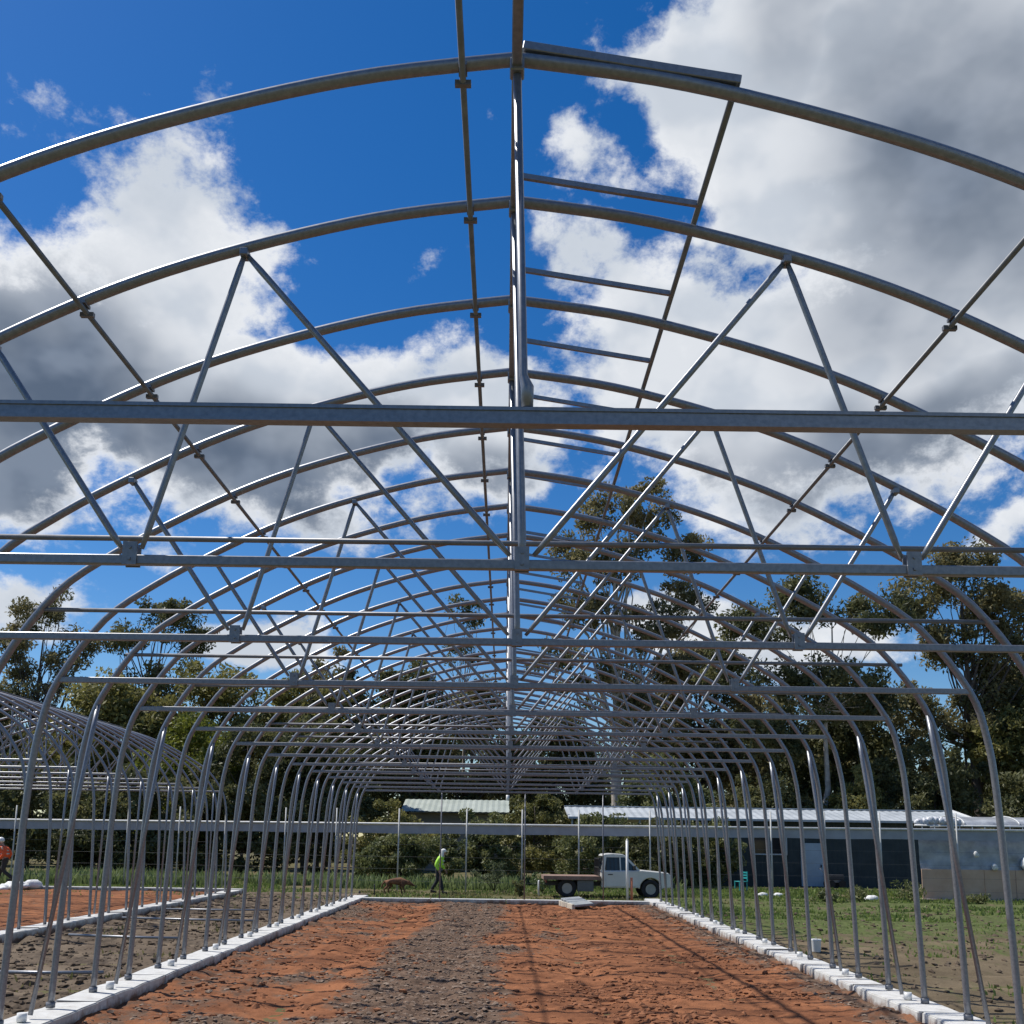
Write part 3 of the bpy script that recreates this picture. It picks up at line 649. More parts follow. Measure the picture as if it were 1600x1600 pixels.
def weed(x, y, h, w, lab, lm=L_SHRUB, seed=0):
    rng = np.random.default_rng(seed); root = empty('weed_plant', (x, y, -.06), 0, lab, 'weed')
    k = 14; cs = rng.normal(size=(k, 3)) * np.array([w * .3, w * .3, h * .2]) + np.array([0, 0, h * .55]); cs[:, 2] = np.clip(cs[:, 2], .1, h)
    v, f = leaves_np(cs, np.full(k, w * .25), 34, .13, rng, -.2); link('leaves', np_mesh('leaves', v, f, lm), None, root)
    st = MB()
    for c in cs: st.tube([(0, 0, 0), (c[0] * .5, c[1] * .5, c[2] * .6), tuple(c)], [.014, .010, .004], 5)
    st.build('stem', mat('weed_stem', (.10, .12, .05), .8), root)
for i, a in enumerate([(15.3, 39.6, .85, .9, 'largest leafy weed in front of the tan wall corner', L_SHRUB), (13.2, 39.2, .55, .9, 'broad low weed near the white bag by the shed', L_SHRUB),
                       (11.9, 38.6, .45, .7, 'small weed in the grass in front of the shed door', L_SHRUB), (17.4, 38.6, .4, .8, 'low weed spreading along the edge of the tan wall', L_SHRUB),
                       (1.6, 44.0, .8, .9, 'bushy weed beside the truck tray', leaf_mat('pale_weed', (.09, .13, .05), (.16, .21, .09))), (-.4, 44.5, 1.1, 1.0, 'tall grey green weed clump between walker and truck', leaf_mat('grey_weed', (.08, .10, .05), (.14, .165, .09))),
                       (.6, 40.4, .62, .35, 'small dark sapling growing behind the end footing', L_DARK)]):
    weed(*a[:5], a[5], 90 + i)

# ------------------------------------------------------------------ buildings
WALL_G = mat('dark_green_steel', (.040, .052, .054), .8, 0, scale=1.5, col2=(.06, .074, .076), spec=.15)
ROOF_P = mat('pale_roof_steel', (.34, .37, .39), .55, .1, scale=.7, col2=(.48, .51, .53))
def corr_wall(x0, x1, z0, z1, y, pitch=.25, amp=.02):
    m = MB(); n = max(2, int((x1 - x0) / (pitch / 2))); vs = []; fs = []
    for i in range(n + 1):
        x = x0 + (x1 - x0) * i / n; o = amp if i % 2 else 0; vs += [(x, y - o, z0), (x, y - o, z1)]
    fs = [(2 * i, 2 * i + 2, 2 * i + 3, 2 * i + 1) for i in range(n)]
    return m.add(vs, fs)
shed = empty('shed', (10.2, 54, 0), 0, 'long low dark green steel shed with pale roof and open carport end', 'shed')
W = 14.2; D = 7.0; EZ = 3.30; RZ = 3.98
w = corr_wall(0, W, -.1, EZ, 0); w.add([(0, .06, -.1), (W, .06, -.1), (W, .06, EZ), (0, .06, EZ)], [(0, 1, 2, 3)]); w.build('front_wall', WALL_G, shed)
for x in (0.03, W - .03):
    MB().prism([(0.07, -.1), (D, -.1), (D, EZ), (D / 2, RZ - .05), (0.07, EZ)], 'x', x - .03, x + .03).build('gable_wall', WALL_G, shed)
MB().box((W / 2, D, EZ / 2), (W, .06, EZ)).build('back_wall', WALL_G, shed)
def roof_slope(x0, x1, ya, za, yb, zb):
    m = MB(); n = int((x1 - x0) / .2); vs = []
    for i in range(n + 1):
        x = x0 + (x1 - x0) * i / n; o = .03 if i % 2 else 0; vs += [(x, ya, za + o), (x, yb, zb + o)]
    m.add(vs, [(2 * i, 2 * i + 2, 2 * i + 3, 2 * i + 1) for i in range(n)])
    m.add([(x0, ya, za - .05), (x1, ya, za - .05), (x1, yb, zb - .05), (x0, yb, zb - .05)], [(0, 1, 2, 3)])
    return m
roof_slope(-6.9, W + .4, -.45, EZ, D / 2, RZ).build('roof', ROOF_P, shed)
roof_slope(-6.9, W + .4, D / 2, RZ, D + .4, EZ).build('roof', ROOF_P, shed)
MB().box((W / 2 - 3.25, D / 2, RZ + .05), (W + 7.3, .25, .05)).build('ridge_cap', ROOF_P, shed)
MB().box((W / 2 - 3.25, -.50, EZ + .0), (W + 7.3, .09, .11)).build('gutter', ROOF_P, shed)
for s in (-1, 1): MB().beam((W + .43, D / 2 + s * 3.95, EZ), (W + .43, D / 2, RZ + .06), .05, .16).build('barge_board', WHITE, shed)
for x in (-6.7, -6.2, -3.2): MB().box((x, -.3, EZ / 2 - .05), (.09, .09, EZ)).build('carport_post', ROOF_P, shed)
dr = MB().box((5.75, -.05, 1.06), (1.15, .05, 2.2)).build('door', mat('pale_blue_door', (.36, .44, .50), .5, scale=1), shed)
MB().box((6.2, -.10, 1.0), (.06, .06, .14)).build('handle', DARKGAP, dr)
wn = MB().box((3.55, -.04, 2.0), (1.75, .03, .85)).build('window', mat('dark_glass', (.012, .015, .02), .08), shed)
fr = MB()
for c, d_ in (((3.55, -.07, 1.56), (1.85, .05, .07)), ((3.55, -.07, 2.44), (1.85, .05, .06)), ((2.65, -.07, 2.0), (.06, .05, .82)), ((4.45, -.07, 2.0), (.06, .05, .82)), ((3.55, -.065, 2.0), (.04, .05, .82))): fr.box(c, d_)
fr.build('frame', mat('window_frame_paint', (.42, .45, .46), .5), wn)
ob = empty('outbuilding', (-6.9, 72, 0), 0, 'small outbuilding with pale sloping roof among the shrubs', 'building')
MB().box((3.3, 2.6, 1.9), (6.2, 4.4, 3.9)).build('wall', mat('buff_wall', (.20, .19, .16), .8), ob)
m = roof_slope(-.3, 7.2, -.6, 4.0, 2.8, 4.95); m.build('roof', mat('pale_green_roof', (.30, .34, .30), .6, scale=.8, col2=(.40, .44, .40)), ob)
roof_slope(-.3, 7.2, 2.8, 4.95, 6.0, 4.0).build('roof', MATS['pale_green_roof'], ob)
MB().tube([(7.1, 2.8, 4.9), (7.1, 2.8, 5.35)], .12, 8).build('flue', WHITE, ob)
wd = MB().box((2.0, .38, 2.0), (1.2, .04, 1.0)).build('window', MATS['dark_glass'], ob)

# plastic tunnel with low tan wall
pt = empty('plastic_tunnel', (16.6, 41.5, 0), R(-1.5), 'plastic covered tunnel with silvery film side and low tan wall', 'tunnel')
TAN = mat('tan_sheet', (.50, .33, .225), .8, scale=1.6, col2=(.60, .43, .31), bump=.2, bscale=10)
for i in range(7):
    MB().box((.62 + i * 1.23, random.uniform(-.015, .015), .56), (1.215, .04, 1.24)).build('wall_panel', TAN, pt, bevel=.006)
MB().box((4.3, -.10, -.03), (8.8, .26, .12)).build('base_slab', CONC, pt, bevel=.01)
FILM = mat('silver_film', (.20, .215, .235), .35, .05, scale=1.6, col2=(.46, .48, .50), bump=.9, bscale=3)
def film(x0, x1, ya, za, yb, zb, nx=60, nz=12, amp=.05, seed=1):
    xs, ts = np.meshgrid(np.linspace(x0, x1, nx), np.linspace(0, 1, nz)); dv = amp * (fbm(xs * 1.4, ts * 5, seed, 3)) * 2
    v = np.stack([xs, ya + (yb - ya) * ts + dv, za + (zb - za) * ts], -1).reshape(-1, 3)
    i = np.arange(nx - 1)[None] + np.arange(nz - 1)[:, None] * nx
    return np_mesh('film_side', v, np.stack([i, i + 1, i + 1 + nx, i + nx], -1).reshape(-1, 4), FILM, True)
link('film_side', film(0, 8.7, .06, 1.12, .16, 2.62), None, pt)
PALE = mat('pale_pipe', (.60, .61, .60), .45, .1)
for z, y in ((2.64, .14), (2.90, .2)): MB().tube([(-.1, y, z), (8.8, y, z)], .035, 8).build('side_rail', PALE, pt)
for i in range(18): MB().tube([(.2 + i * .5, .17, 2.64), (.2 + i * .5, .2, 2.90)], .018, 6).build('baluster', PALE, pt)
rb = MB()
for i in range(26):      # bundled film along the roof edge
    rb.ball((.1 + i * .065, .35 + random.uniform(-.06, .06), 3.0 + .10 * math.sin(i * .12) + random.uniform(-.03, .03)), (.16, .14, .15), 8, 6, .25)
rb.build('film_roll', mat('clear_film', (.45, .46, .48), .3, scale=6, col2=(.68, .69, .70), bump=1.0, bscale=14), pt)
arc = []
for i in range(13):
    a = math.pi * i / 12; arc.append((1.9 - 1.8 * math.cos(a), 2.9 + .42 * math.sin(a)))
rf = MB(); vs_ = [(2.0, y + .3, z) for y, z in arc] + [(8.7, y + .3, z) for y, z in arc]
rf.add(vs_, [(i, i + 1, i + 14, i + 13) for i in range(12)], True); rf.build('film_roof', FILM, pt)
MB().prism([(y + .3, z) for y, z in arc], 'x', 1.96, 1.99).build('film_end', FILM, pt)
for x in (2.0, 4.2, 6.4, 8.7): MB().tube([(x, y + .3, z + .03) for y, z in arc], .03, 6).build('hoop', PALE, pt)
MB().box((5.4, 4.05, 1.4), (6.6, .05, 2.9)).build('back_wall', FILM, pt)
CLOTH = mat('white_cloth', (.72, .72, .70), .9, scale=9, bump=.6, bscale=20)
for x, z, r_, lab in ((18.75, 1.78, .12, 'narrow white rag tied to the silvery film of the tunnel'), (19.45, 1.30, .14, 'round white bag resting on the tan wall top'), (20.7, 1.42, .26, 'large white sack slumped on the tan wall top')):
    b = MB(); b.ball((0, 0, 0), (r_ * .8, r_ * .6, r_), 10, 7, .16); b.ball((r_ * .5, 0, -r_ * .3), (r_ * .6, r_ * .5, r_ * .6), 8, 6, .16)
    tag(b.build('white_bag', CLOTH, None, (x, 41.33, z)), lab, 'bag')

# ------------------------------------------------------------------ truck
def truck():
    t = empty('utility_truck', (1.55, 40.7, -.05), R(1.0), 'white single cab utility truck with flat brown tray parked behind the frame', 'truck')
    WP = mat('white_car_paint', (.66, .65, .61), .28, scale=2, var=.05); BLK_ = mat('black_plastic', (.02, .02, .022), .5); GL = mat('tinted_glass', (.03, .04, .05), .05)
    TY = mat('tyre_rubber', (.022, .022, .024), .9); RIM = mat('steel_rim', (.32, .32, .33), .4, .6); TRAY = mat('rusty_tray', (.19, .115, .085), .85, scale=3, col2=(.30, .20, .155))
    hw = .84
    # lower body with wheel arch cut into the outline
    arch = [(4.05 + .43 * math.cos(math.pi * (1 - i / 8)), .36 + .43 * math.sin(math.pi * (1 - i / 8))) for i in range(9)]
    prof = [(2.16, .40), (3.60, .40)] + arch + [(4.50, .40), (4.82, .42), (4.86, .62), (4.84, .86), (4.72, .98), (3.72, 1.07), (3.55, 1.06), (2.16, 1.04)]
    MB().prism(prof, 'y', -hw, hw).build('body', WP, t, bevel=.025)
    # cab upper: pillars and roof
    rfz = 1.64
    for s in (-1, 1):
        cab = MB()
        y = s * (hw - .06)
        cab.beam((2.22, y, 1.02), (2.30, y * .93, rfz - .04), .07, .13, (1, 0, 0)); cab.beam((3.62, y, 1.04), (3.06, y * .93, rfz - .04), .07, .075, (1, 0, 0)); 
        cab.beam((2.90, y, 1.03), (2.88, y * .93, rfz - .04), .045, .05, (1, 0, 0)); cab.beam((2.26, y * .93, rfz - .06), (3.08, y * .93, rfz - .06), .07, .07)
        cab.build('cab_pillar_frame', WP, t)
    MB().prism([(2.20, rfz - .06), (2.28, rfz + .02), (2.6, rfz + .05), (2.98, rfz + .03), (3.14, rfz - .05)], 'y', -hw + .08, hw - .08).build('cab_roof', WP, t, bevel=.02)
    for s in (-1, 1):
        MB().add([(2.32, s * (hw - .05), 1.05), (2.88, s * (hw - .05), 1.05), (2.86, s * (hw - .10), 1.58), (2.36, s * (hw - .10), 1.58), (2.32, s * (hw - .08), 1.05), (2.88, s * (hw - .08), 1.05), (2.86, s * (hw - .13), 1.58), (2.36, s * (hw - .13), 1.58)],
                 [(0, 1, 2, 3), (4, 5, 6, 7), (0, 1, 5, 4), (2, 3, 7, 6)]).build('side_window', GL, t)
        MB().add([(2.92, s * (hw - .05), 1.05), (3.56, s * (hw - .05), 1.05), (3.08, s * (hw - .10), 1.57), (2.91, s * (hw - .10), 1.58), (2.92, s * (hw - .08), 1.05), (3.56, s * (hw - .08), 1.05), (3.08, s * (hw - .13), 1.57), (2.91, s * (hw - .13), 1.58)],
                 [(0, 1, 2, 3), (4, 5, 6, 7), (0, 1, 5, 4), (2, 3, 7, 6)]).build('side_window', GL, t)
        dr_ = MB().prism([(2.34, .46), (3.50, .46), (3.56, .60), (3.56, 1.0), (2.34, 1.0)], 'y', s * (hw + .012) - .01, s * (hw + .012) + .01).build('door', WP, t, bevel=.006)
        MB().box((2.5, s * (hw + .035), .90), (.18, .03, .035)).build('handle', BLK_, dr_)
        MB().box((3.42, s * (hw + .10), 1.16), (.07, .16, .17)).build('wing_mirror', BLK_, t, bevel=.015)
        MB().box((4.85, s * .62, .78), (.05, .28, .16)).build('headlight', mat('lamp_glass', (.6, .6, .58), .1), t, bevel=.015)
    MB().add([(3.66, -.74, 1.06), (3.66, .74, 1.06), (3.12, .68, 1.60), (3.12, -.68, 1.60), (3.63, -.74, 1.05), (3.63, .74, 1.05), (3.09, .68, 1.59), (3.09, -.68, 1.59)], [(0, 1, 2, 3), (4, 5, 6, 7), (0, 1, 5, 4), (2, 3, 7, 6), (1, 2, 6, 5), (0, 3, 7, 4)]).build('windscreen', GL, t)
    MB().box((2.19, 0, 1.34), (.03, 1.36, .46)).build('rear_window', GL, t)
    MB().prism([(3.70, 1.075), (4.70, .985), (4.78, .93), (4.78, .90), (3.70, 1.04)], 'y', -.66, .66).build('bonnet', WP, t, bevel=.012)
    MB().box((4.90, 0, .50), (.16, 1.72, .20)).build('bumper', BLK_, t, bevel=.03)
    MB().box((4.87, 0, .76), (.03, .92, .16)).build('grille', BLK_, t, bevel=.01)
    # chassis and tray
    ch = MB()
    for s in (-1, 1): ch.beam((.05, s * .42, .52), (4.7, s * .42, .52), .08, .14)
    for x in (.3, 1.2, 2.0): ch.beam((x, -.42, .52), (x, .42, .52), .06, .08)
    ch.build('chassis', BLK_, t)
    tr = MB().box((1.05, 0, .79), (2.16, 1.84, .07)).box((1.05, -.92, .75), (2.18, .05, .14)).box((1.05, .92, .75), (2.18, .05, .14)).box((-.03, 0, .75), (.05, 1.86, .14)).build('tray', TRAY, t)
    hb = MB()
    for y in (-.85, -.42, 0, .42, .85): hb.beam((2.08, y, .80), (2.08, y, 1.48), .04, .04, (1, 0, 0))
    for z in (1.15, 1.48): hb.beam((2.08, -.87, z), (2.08, .87, z), .04, .05)
    hb.build('headboard', BLK_, t)
    for s in (-1, 1): MB().box((1.55, s * .72, .46), (.62, .30, .42)).build('tool_box', mat('grey_box', (.12, .125, .13), .5), t, bevel=.015)
    MB().box((.05, 0, .62), (.04, 1.5, .12)).build('tail_light_bar', mat('red_lamp', (.25, .02, .015), .3), t)
    for x in (.85, 4.05):
        for s in (-1, 1):
            c = (x, s * .72, .36); prof_ = [(.20, -.10), (.33, -.115), (.36, -.08), (.36, .08), (.33, .115), (.20, .10)]
            m = MB(); n = 20; vs_ = []
            for i in range(n):
                a = 2 * math.pi * i / n
                vs_ += [(x + r_ * math.cos(a), s * .72 + w_, .36 + r_ * math.sin(a)) for r_, w_ in prof_]
            k = len(prof_); m.add(vs_, [(i * k + j, i * k + (j + 1) % k, ((i + 1) % n) * k + (j + 1) % k, ((i + 1) % n) * k + j) for i in range(n) for j in range(k)], True)
            wh = m.build('wheel', TY, t)
            MB().tube([(x, s * .72 - .075, .36), (x, s * .72 + .075, .36)], .205, 16).tube([(x, s * .72 + s * .07, .36), (x, s * .72 + s * .10, .36)], .06, 10).build('rim', RIM, wh)
truck()

# ------------------------------------------------------------------ people and dog
def skin(name, verts, edges, radii, m, parent, sub=2, root=0):
    me = bpy.data.meshes.new(name); me.from_pydata([tuple(v) for v in verts], edges, []); o = link(name, me, m, parent)
    md = o.modifiers.new('skin', 'SKIN'); md.use_smooth_shade = True
    lay = me.skin_vertices[0].data
    for i, r_ in enumerate(radii):
        lay[i].radius = (r_, r_) if not isinstance(r_, tuple) else r_; lay[i].use_root = (i == root)
    sb = o.modifiers.new('sub', 'SUBSURF'); sb.levels = sub; sb.render_levels = sub
    return o
class Rig:
    def __init__(s): s.v = []; s.e = []; s.r = []; s.n = {}
    def add(s, name, p, r_, par=None):
        s.n[name] = len(s.v); s.v.append(p); s.r.append(r_)
        if par is not None: s.e.append((s.n[par], s.n[name]))
        return s
def person(base, rz, label, skinm, shirtm, trousm, hat, legs, arms, bend=.0, sc=1.0, extra=None):
    """faces +x in its own space; legs = two (knee, ankle) offsets; arms = two (elbow, wrist)"""
    root = empty('person', base, rz, label, 'person'); root.scale = (sc, sc, sc)
    P = {'pel': (0, 0, .92), 'bel': (.02 + bend * .25, 0, 1.08), 'che': (.05 + bend * .75, 0, 1.30 - bend * .08), 'nec': (.07 + bend * 1.15, 0, 1.46 - bend * .16), 'hea': (.10 + bend * 1.5, 0, 1.57 - bend * .22), 'top': (.10 + bend * 1.55, 0, 1.68 - bend * .24)}
    b = Rig(); b.add('pel', P['pel'], (.135, .115)).add('bel', P['bel'], (.125, .105), 'pel').add('che', P['che'], (.15, .115), 'bel').add('nec', P['nec'], .058, 'che').add('hea', P['hea'], (.078, .092), 'nec').add('top', P['top'], (.062, .075), 'hea')
    hx, hz = P['hea'][0], P['hea'][2]
    b.add('nose', (hx + .105, 0, hz - .005), .014, 'hea')
    sh = Rig(); sh.add('bel', (P['bel'][0], 0, P['bel'][2] - .10), (.19, .17)).add('mid', P['bel'], (.175, .158), 'bel').add('che', P['che'], (.185, .155), 'mid').add('nec', (P['nec'][0], 0, P['nec'][2] - .03), .08, 'che')
    tr = Rig(); tr.add('pel', P['pel'], (.150, .130)).add('bel', (P['bel'][0], 0, P['bel'][2] - .06), (.14, .122), 'pel')
    bt = []
    for s, (kn, an) in zip((-1, 1), legs):
        nm = 'l' if s < 0 else 'r'
        b.add('hip' + nm, (0, s * .09, .88), .085, 'pel').add('kne' + nm, (kn[0], s * .10, kn[1]), .055, 'hip' + nm).add('ank' + nm, (an[0], s * .10, an[1]), .040, 'kne' + nm).add('toe' + nm, (an[0] + .15, s * .11, max(.035, an[1] - .06)), .034, 'ank' + nm)
        tr.add('hip' + nm, (0, s * .09, .87), .100, 'pel').add('kne' + nm, (kn[0], s * .10, kn[1]), .075, 'hip' + nm).add('ank' + nm, (an[0] - .005, s * .10, an[1] + .03), .066, 'kne' + nm)
        bt.append([(an[0] - .005, s * .10, an[1] + .07), (an[0] - .01, s * .10, max(.045, an[1] - .03)), (an[0] + .10, s * .105, max(.042, an[1] - .05)), (an[0] + .19, s * .11, max(.038, an[1] - .06))])
    for s, (el, wr) in zip((-1, 1), arms):
        nm = 'l' if s < 0 else 'r'; S_ = (P['che'][0] + .0, s * .185, P['che'][2] + .075)
        b.add('sho' + nm, S_, .062, 'che').add('elb' + nm, el, .042, 'sho' + nm).add('wri' + nm, wr, .028, 'elb' + nm)
        d = (Vector(wr) - Vector(el)).normalized(); pm_ = Vector(wr) + d * .07; b.add('pal' + nm, tuple(pm_), (.040, .020), 'wri' + nm)
        side = Vector((1, 0, 0)) - d * d.x; side.normalize()
        for j, (o_, ln) in enumerate(((-.03, .065), (-.01, .08), (.012, .075), (.032, .058))):
            f0 = pm_ + side * o_ + d * .03; f1 = f0 + d * ln * .55; f2 = f1 + d * ln * .4 + Vector((0, -s * .02, 0))
            b.add('f%d%s' % (j, nm), tuple(f0), .010, 'pal' + nm).add('g%d%s' % (j, nm), tuple(f1), .009, 'f%d%s' % (j, nm)).add('h%d%s' % (j, nm), tuple(f2), .008, 'g%d%s' % (j, nm))
        t0 = pm_ + side * .045 - d * .02; b.add('t0' + nm, tuple(t0), .011, 'pal' + nm).add('t1' + nm, tuple(t0 + side * .02 + d * .04), .009, 't0' + nm)
        sh.add('sho' + nm, S_, .090, 'che').add('elb' + nm, el, .075, 'sho' + nm).add('wri' + nm, tuple(Vector(wr) - d * .02), .046, 'elb' + nm)
    skin('body', b.v, b.e, b.r, skinm, root); skin('shirt', sh.v, sh.e, sh.r, shirtm, root); skin('trousers', tr.v, tr.e, tr.r, trousm, root)
    bm_ = mat('boot_leather', (.05, .035, .025), .7)
    for q in bt: skin('boot', q, [(0, 1), (1, 2), (2, 3)], [.055, .056, .050, .040], bm_, root)
    for s in (-1, 1):
        MB().ball((hx + .088, s * .032, hz + .022), .012, 8, 6).build('eye', mat('eye_dark', (.02, .015, .012), .2), root)
        MB().ball((hx + .0, s * .088, hz - .0), (.022, .012, .034), 8, 6).build('ear', skinm, root)
    MB().box((hx + .088, 0, hz - .055), (.012, .045, .010)).build('mouth', mat('lip', (.22, .09, .07), .6), root)
    for t_ in (.25, .8):
        a_, b_ = Vector(P['bel']), Vector(P['che']); c_ = a_.lerp(b_, t_)
        MB().tube([c_ - Vector((0, 0, .022)), c_ + Vector((0, 0, .022))], .178, 20, False).build('reflective_tape', mat('silver_tape', (.6, .6, .6), .3, .2), root)
    hat(root, P)
    if extra: extra(root, P)
    return root
SKIN_T = mat('skin', (.38, .21, .14), .55, var=.06)
def sun_hat(root, P):
    x, z = P['hea'][0], P['hea'][2]; m = MB(); WH = mat('white_hat_cloth', (.70, .70, .66), .9)
    m.ball((x - .005, 0, z + .075), (.118, .108, .095), 14, 8); m.build('hat', WH, root)
    f = MB(); n = 12; vs_ = []
    for i in range(n + 1):
        a = math.pi * .35 + math.pi * 1.3 * i / n; vs_ += [(x + .112 * math.cos(a), .105 * math.sin(a), z + .08), (x - .04 + .135 * math.cos(a), .135 * math.sin(a), z - .15)]
    vs2 = [(p[0] * 1 + (p[0] - x) * .05, p[1] * 1.05, p[2]) for p in vs_]
    k = len(vs_); f.add(vs_ + vs2, [(2 * i, 2 * i + 2, 2 * i + 3, 2 * i + 1) for i in range(n)] + [(k + 2 * i, k + 2 * i + 1, k + 2 * i + 3, k + 2 * i + 2) for i in range(n)], True); f.build('neck_flap', WH, root)
    MB().prism([(x + .07 + .09 * math.cos(t), .095 * math.sin(t)) for t in [math.pi * (i / 8 - .5) for i in range(9)]], 'z', z + .055, z + .068).build('hat_brim', WH, root)
def hard_hat(root, P):
    x, z = P['hea'][0], P['hea'][2]; WH = mat('white_helmet', (.76, .76, .74), .3); m = MB(); m.ball((x, 0, z + .085), (.135, .118, .115), 16, 9); m.build('hard_hat', WH, root)
    MB().prism([(x + .02 + .165 * math.cos(2 * math.pi * i / 20), .14 * math.sin(2 * math.pi * i / 20)) for i in range(20)], 'z', z + .058, z + .074).build('helmet_brim', WH, root)
LIME = mat('lime_hi_vis', (.42, .80, .06), .75, var=.1); DK = mat('dark_trousers', (.022, .024, .03), .9)
person((-2.68, 42.1, -.07), R(-8), 'person in lime shirt, dark trousers and white neck flap hat walking head down', SKIN_T, LIME, DK, sun_hat,
       (((.16, .50), (.24, .085)), ((-.02, .49), (-.24, .12))), (((-.02, -.25, 1.10), (.10, -.25, .87)), ((.10, .25, 1.10), (.24, .23, .90))), bend=.08, sc=1.04)
ORG = mat('orange_hi_vis', (.85, .11, .025), .75, var=.1)
def pack(root, P):
    MB().box((-.16, 0, 1.20), (.16, .30, .44)).build('backpack', mat('black_cloth', (.015, .015, .018), .9), root, bevel=.04)
person((-20.55, 43.0, .02), R(180), 'person in orange shirt and white hard hat striding past the smaller frame', SKIN_T, ORG, mat('brown_trousers', (.05, .038, .035), .9), hard_hat,
       (((.20, .52), (.30, .10)), ((.0, .50), (-.34, .22))), (((-.06, -.27, 1.12), (.08, -.26, .90)), ((-.05, .27, 1.12), (.12, .26, .92))), bend=.10, sc=1.1, extra=None)
dog = empty('dog', (-4.22, 41.4, -.06), R(0), 'brown dog with dark saddle sniffing the ground behind the end footing', 'dog')
dg = Rig()
dg.add('hip', (-.34, 0, .47), (.10, .12)).add('loin', (-.14, 0, .47), (.085, .105), 'hip').add('chest', (.12, 0, .46), (.105, .14), 'loin').add('shou', (.24, 0, .46), (.09, .115), 'chest').add('nck', (.36, 0, .43), (.055, .062), 'shou').add('hd', (.47, 0, .385), (.072, .070), 'nck').add('muz', (.575, 0, .325), (.034, .034), 'hd').add('nos', (.64, 0, .30), (.026, .026), 'muz')
dg.add('tl1', (-.44, 0, .46), .032, 'hip').add('tl2', (-.53, 0, .34), .024, 'tl1').add('tl3', (-.56, 0, .22), .015, 'tl2')
for s in (-1, 1):
    n_ = 'l' if s < 0 else 'r'; o_ = .06 * s
    dg.add('th' + n_, (-.33, s * .085, .40), .07, 'hip').add('kn' + n_, (-.26 + o_, s * .09, .29), .046, 'th' + n_).add('hk' + n_, (-.40 + o_, s * .085, .17), .026, 'kn' + n_).add('hp' + n_, (-.36 + o_, s * .085, .03), .022, 'hk' + n_).add('ht' + n_, (-.30 + o_, s * .085, .02), .022, 'hp' + n_)
    dg.add('up' + n_, (.20, s * .08, .38), .055, 'shou').add('el' + n_, (.15 - o_, s * .085, .27), .036, 'up' + n_).add('wr' + n_, (.21 - o_, s * .08, .13), .024, 'el' + n_).add('fp' + n_, (.21 - o_, s * .08, .03), .022, 'wr' + n_).add('ft' + n_, (.27 - o_, s * .08, .02), .021, 'fp' + n_)
    dg.add('er' + n_, (.44, s * .06, .455), .020, 'hd').add('et' + n_, (.42, s * .075, .515), .009, 'er' + n_)
dog.scale = (1.1, 1.1, 1.05); dg.r = [(r_ * 1.22 if not isinstance(r_, tuple) else (r_[0] * 1.18, r_[1] * 1.18)) for r_ in dg.r]
skin('body', dg.v, dg.e, dg.r, mat('dog_fur', (.055, .03, .02), .95, scale=4.5, col2=(.26, .12, .06)), dog)
for s in (-1, 1): MB().ball((.535, s * .062, .395), .011, 8, 6).build('eye', MATS['eye_dark'], dog)
MB().ball((.668, 0, .297), .018, 8, 6).build('nose', MATS['eye_dark'], dog)

# ------------------------------------------------------------------ small things
sl = MB().box((0, 0, 0), (.62, 2.0, .07)).build('slab', mat('grey_slab', (.20, .22, .23), .8, scale=4, col2=(.30, .32, .33)), None, (2.35, 33.6, .17), bevel=.01)
sl.rotation_euler = (R(3.0), R(-5), R(9)); tag(sl, 'grey flat slab lying tilted on the red soil near the end footing', 'slab')
tb_ = MB().box((0, 0, 0), (.09, 2.0, .16)).build('timber_offcut', mat('pale_timber', (.52, .47, .38), .8, scale=5), None, (2.02, 33.6, .06), bevel=.006)
tb_.rotation_euler = (0, 0, R(9)); tag(tb_, 'pale timber length under the edge of the grey slab', 'timber')
mk = empty('marker_post', (4.32, 36.6, -.07), 0, 'white marker post with an orange sleeve beside it in front of the truck', 'post')
MB().tube([(0, 0, 0), (0, 0, 2.2)], .045, 10).build('pole', WHITE, mk); MB().tube([(0, 0, 2.2), (0, 0, 2.26)], [.045, .02], 10).build('cap', WHITE, mk)
MB().tube([(.15, 0, 0), (.15, 0, .92)], .045, 10).build('sleeve', mat('orange_plastic', (.60, .20, .10), .6), mk)
MB().box((.08, 0, .25), (.18, .03, .05)).build('strap', mat('grey_strap', (.2, .2, .2), .7), mk)
bk = empty('bucket', (6.2, 20.9, -.03), 0, 'white plastic bucket on the bare field behind the right footing', 'bucket')
bk.scale = (.62, .62, .62)
MB().tube([(0, 0, 0), (0, 0, .02), (0, 0, .36), (0, 0, .40)], [.13, .135, .16, .172], 16, True).build('pail', WHITE, bk)
MB().tube([(0, .16 * math.cos(a), .34 + .12 * math.sin(a)) for a in [math.pi * i / 8 for i in range(9)]], .006, 6).build('handle', GALV, bk)
for x, y, h, r_, m_, lab in ((-4.98, 40.3, .42, .025, DARKGAP, 'short black stake in the grass near the dog'), (-5.45, 39.6, .20, .04, DARKGAP, 'stubby black peg at the corner of the end footing'),
                             (1.38, 41.2, .62, .045, WHITE, 'short white pipe standing at the tail of the truck')):
    o = MB().tube([(0, 0, -.1), (0, 0, h - .03), (0, 0, h)], [r_, r_, r_ * .6], 8).build('stake', m_, None, (x, y, -.07)); tag(o, lab, 'stake')
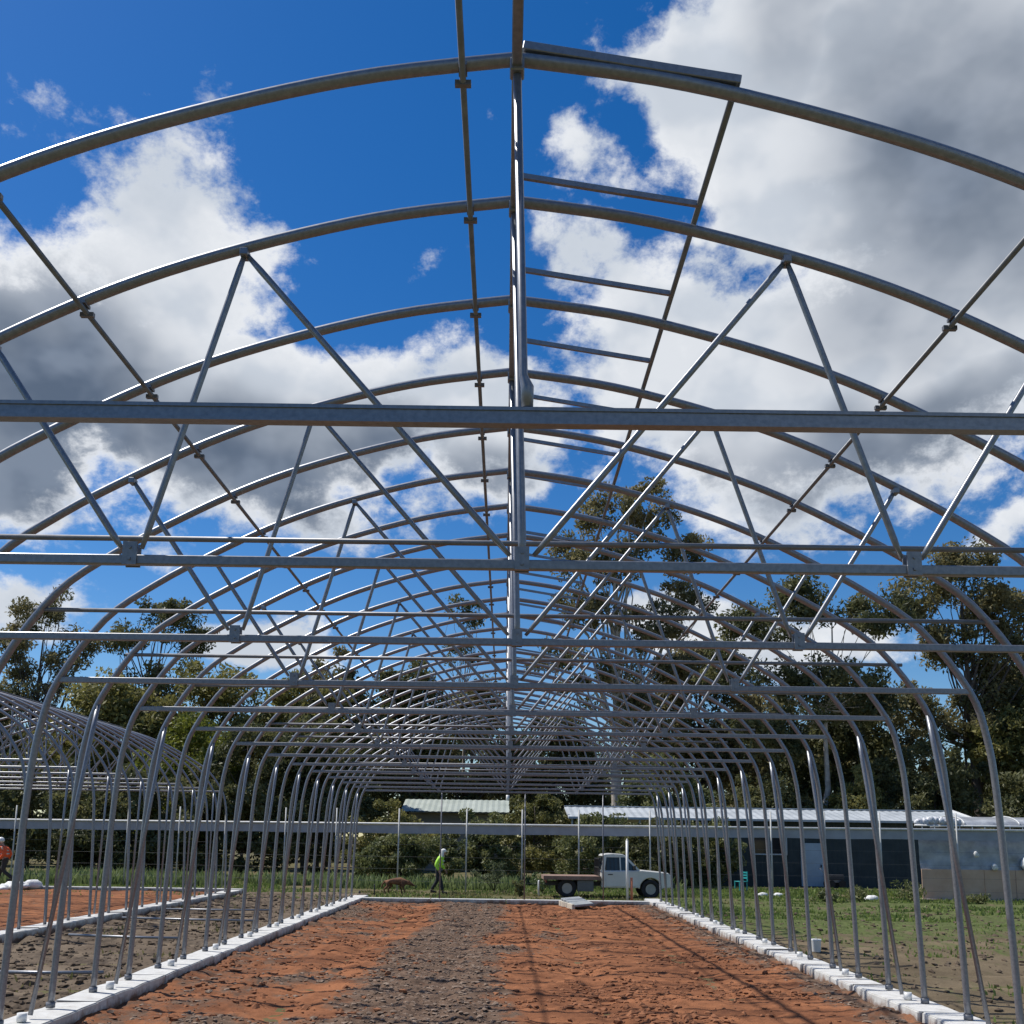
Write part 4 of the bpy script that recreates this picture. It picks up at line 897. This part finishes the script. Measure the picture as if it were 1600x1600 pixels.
for i, (xa, ya, xb, yb, lab) in enumerate(((-7.4, 15.2, -5.75, 15.3, 'steel pipe lying across the bare strip closest along the left footing'), (-8.6, 20.9, -6.3, 20.5, 'steel pipe lying second along the bare strip between the frames'),
                                  (-9.2, 25.4, -5.9, 25.0, 'steel pipe lying third along the bare strip between the frames'), (-9.3, 28.6, -6.4, 28.7, 'steel pipe lying fourth and last along the bare strip between the frames'))):
    o = MB().tube([(xa, ya, .11), ((xa + xb) / 2, (ya + yb) / 2, .10), (xb, yb, .11)], .026, 8).build('loose_pipe', GALV, None); tag(o, lab, 'pipe')
tp = MB()
for i in range(9): tp.ball((random.uniform(-.7, .7), random.uniform(-.25, .25), random.uniform(.05, .22)), (random.uniform(.2, .4), .25, random.uniform(.1, .2)), 9, 6, .2)
tag(tp.build('tarpaulin', CLOTH, None, (-18.6, 39.6, -.02)), 'crumpled white tarpaulin heaped at the end of the smaller frame', 'tarpaulin')
for x, y, r_, lab in ((10.45, 42.3, .16, 'bright white bag lying in the grass before the shed'), (11.1, 42.4, .14, 'greyish white bag beside the bright one in the grass'), (14.2, 40.4, .2, 'white feed bag slumped by the broad low weed')):
    b = MB(); b.ball((0, 0, 0), (r_ * 1.4, r_, r_ * .7), 10, 7, .15); tag(b.build('grain_bag', CLOTH, None, (x, y, .04)), lab, 'bag')
cr = empty('plastic_chair', (10.75, 47.4, -.05), R(200), 'teal plastic chair standing against the shrubs near the shed corner', 'chair')
TEAL = mat('teal_plastic', (.03, .30, .31), .4)
MB().box((0, 0, .44), (.44, .44, .035)).build('seat', TEAL, cr, bevel=.01)
bb = MB()
for z in (.60, .72, .84): bb.box((-.21, 0, z), (.03, .42, .07))
for y in (-.2, .2): bb.box((-.215, y, .66), (.035, .04, .46))
bb.build('backrest', TEAL, cr)
for x in (-.19, .19):
    for y in (-.19, .19): MB().box((x, y, .22), (.04, .04, .44)).build('leg', TEAL, cr)
cart = empty('garden_cart', (16.75, 52.9, -.05), R(5), 'small black garden cart parked beside the pale shed door', 'cart')
MB().box((0, 0, .52), (.8, .5, .26)).build('tub', DARKGAP, cart, bevel=.02)
for x in (-.28, .28):
    for s in (-1, 1): MB().tube([(x, s * .26, .19), (x, s * .32, .19)], .19, 14).build('wheel', MATS['tyre_rubber'], cart)
MB().tube([(-.38, 0, .55), (-.72, 0, .92), (-.72, .2, .94)], .018, 8).build('handle', GALV, cart)
MB().box((0, 0, .32), (.62, .44, .12)).build('axle_frame', GALV_D, cart)
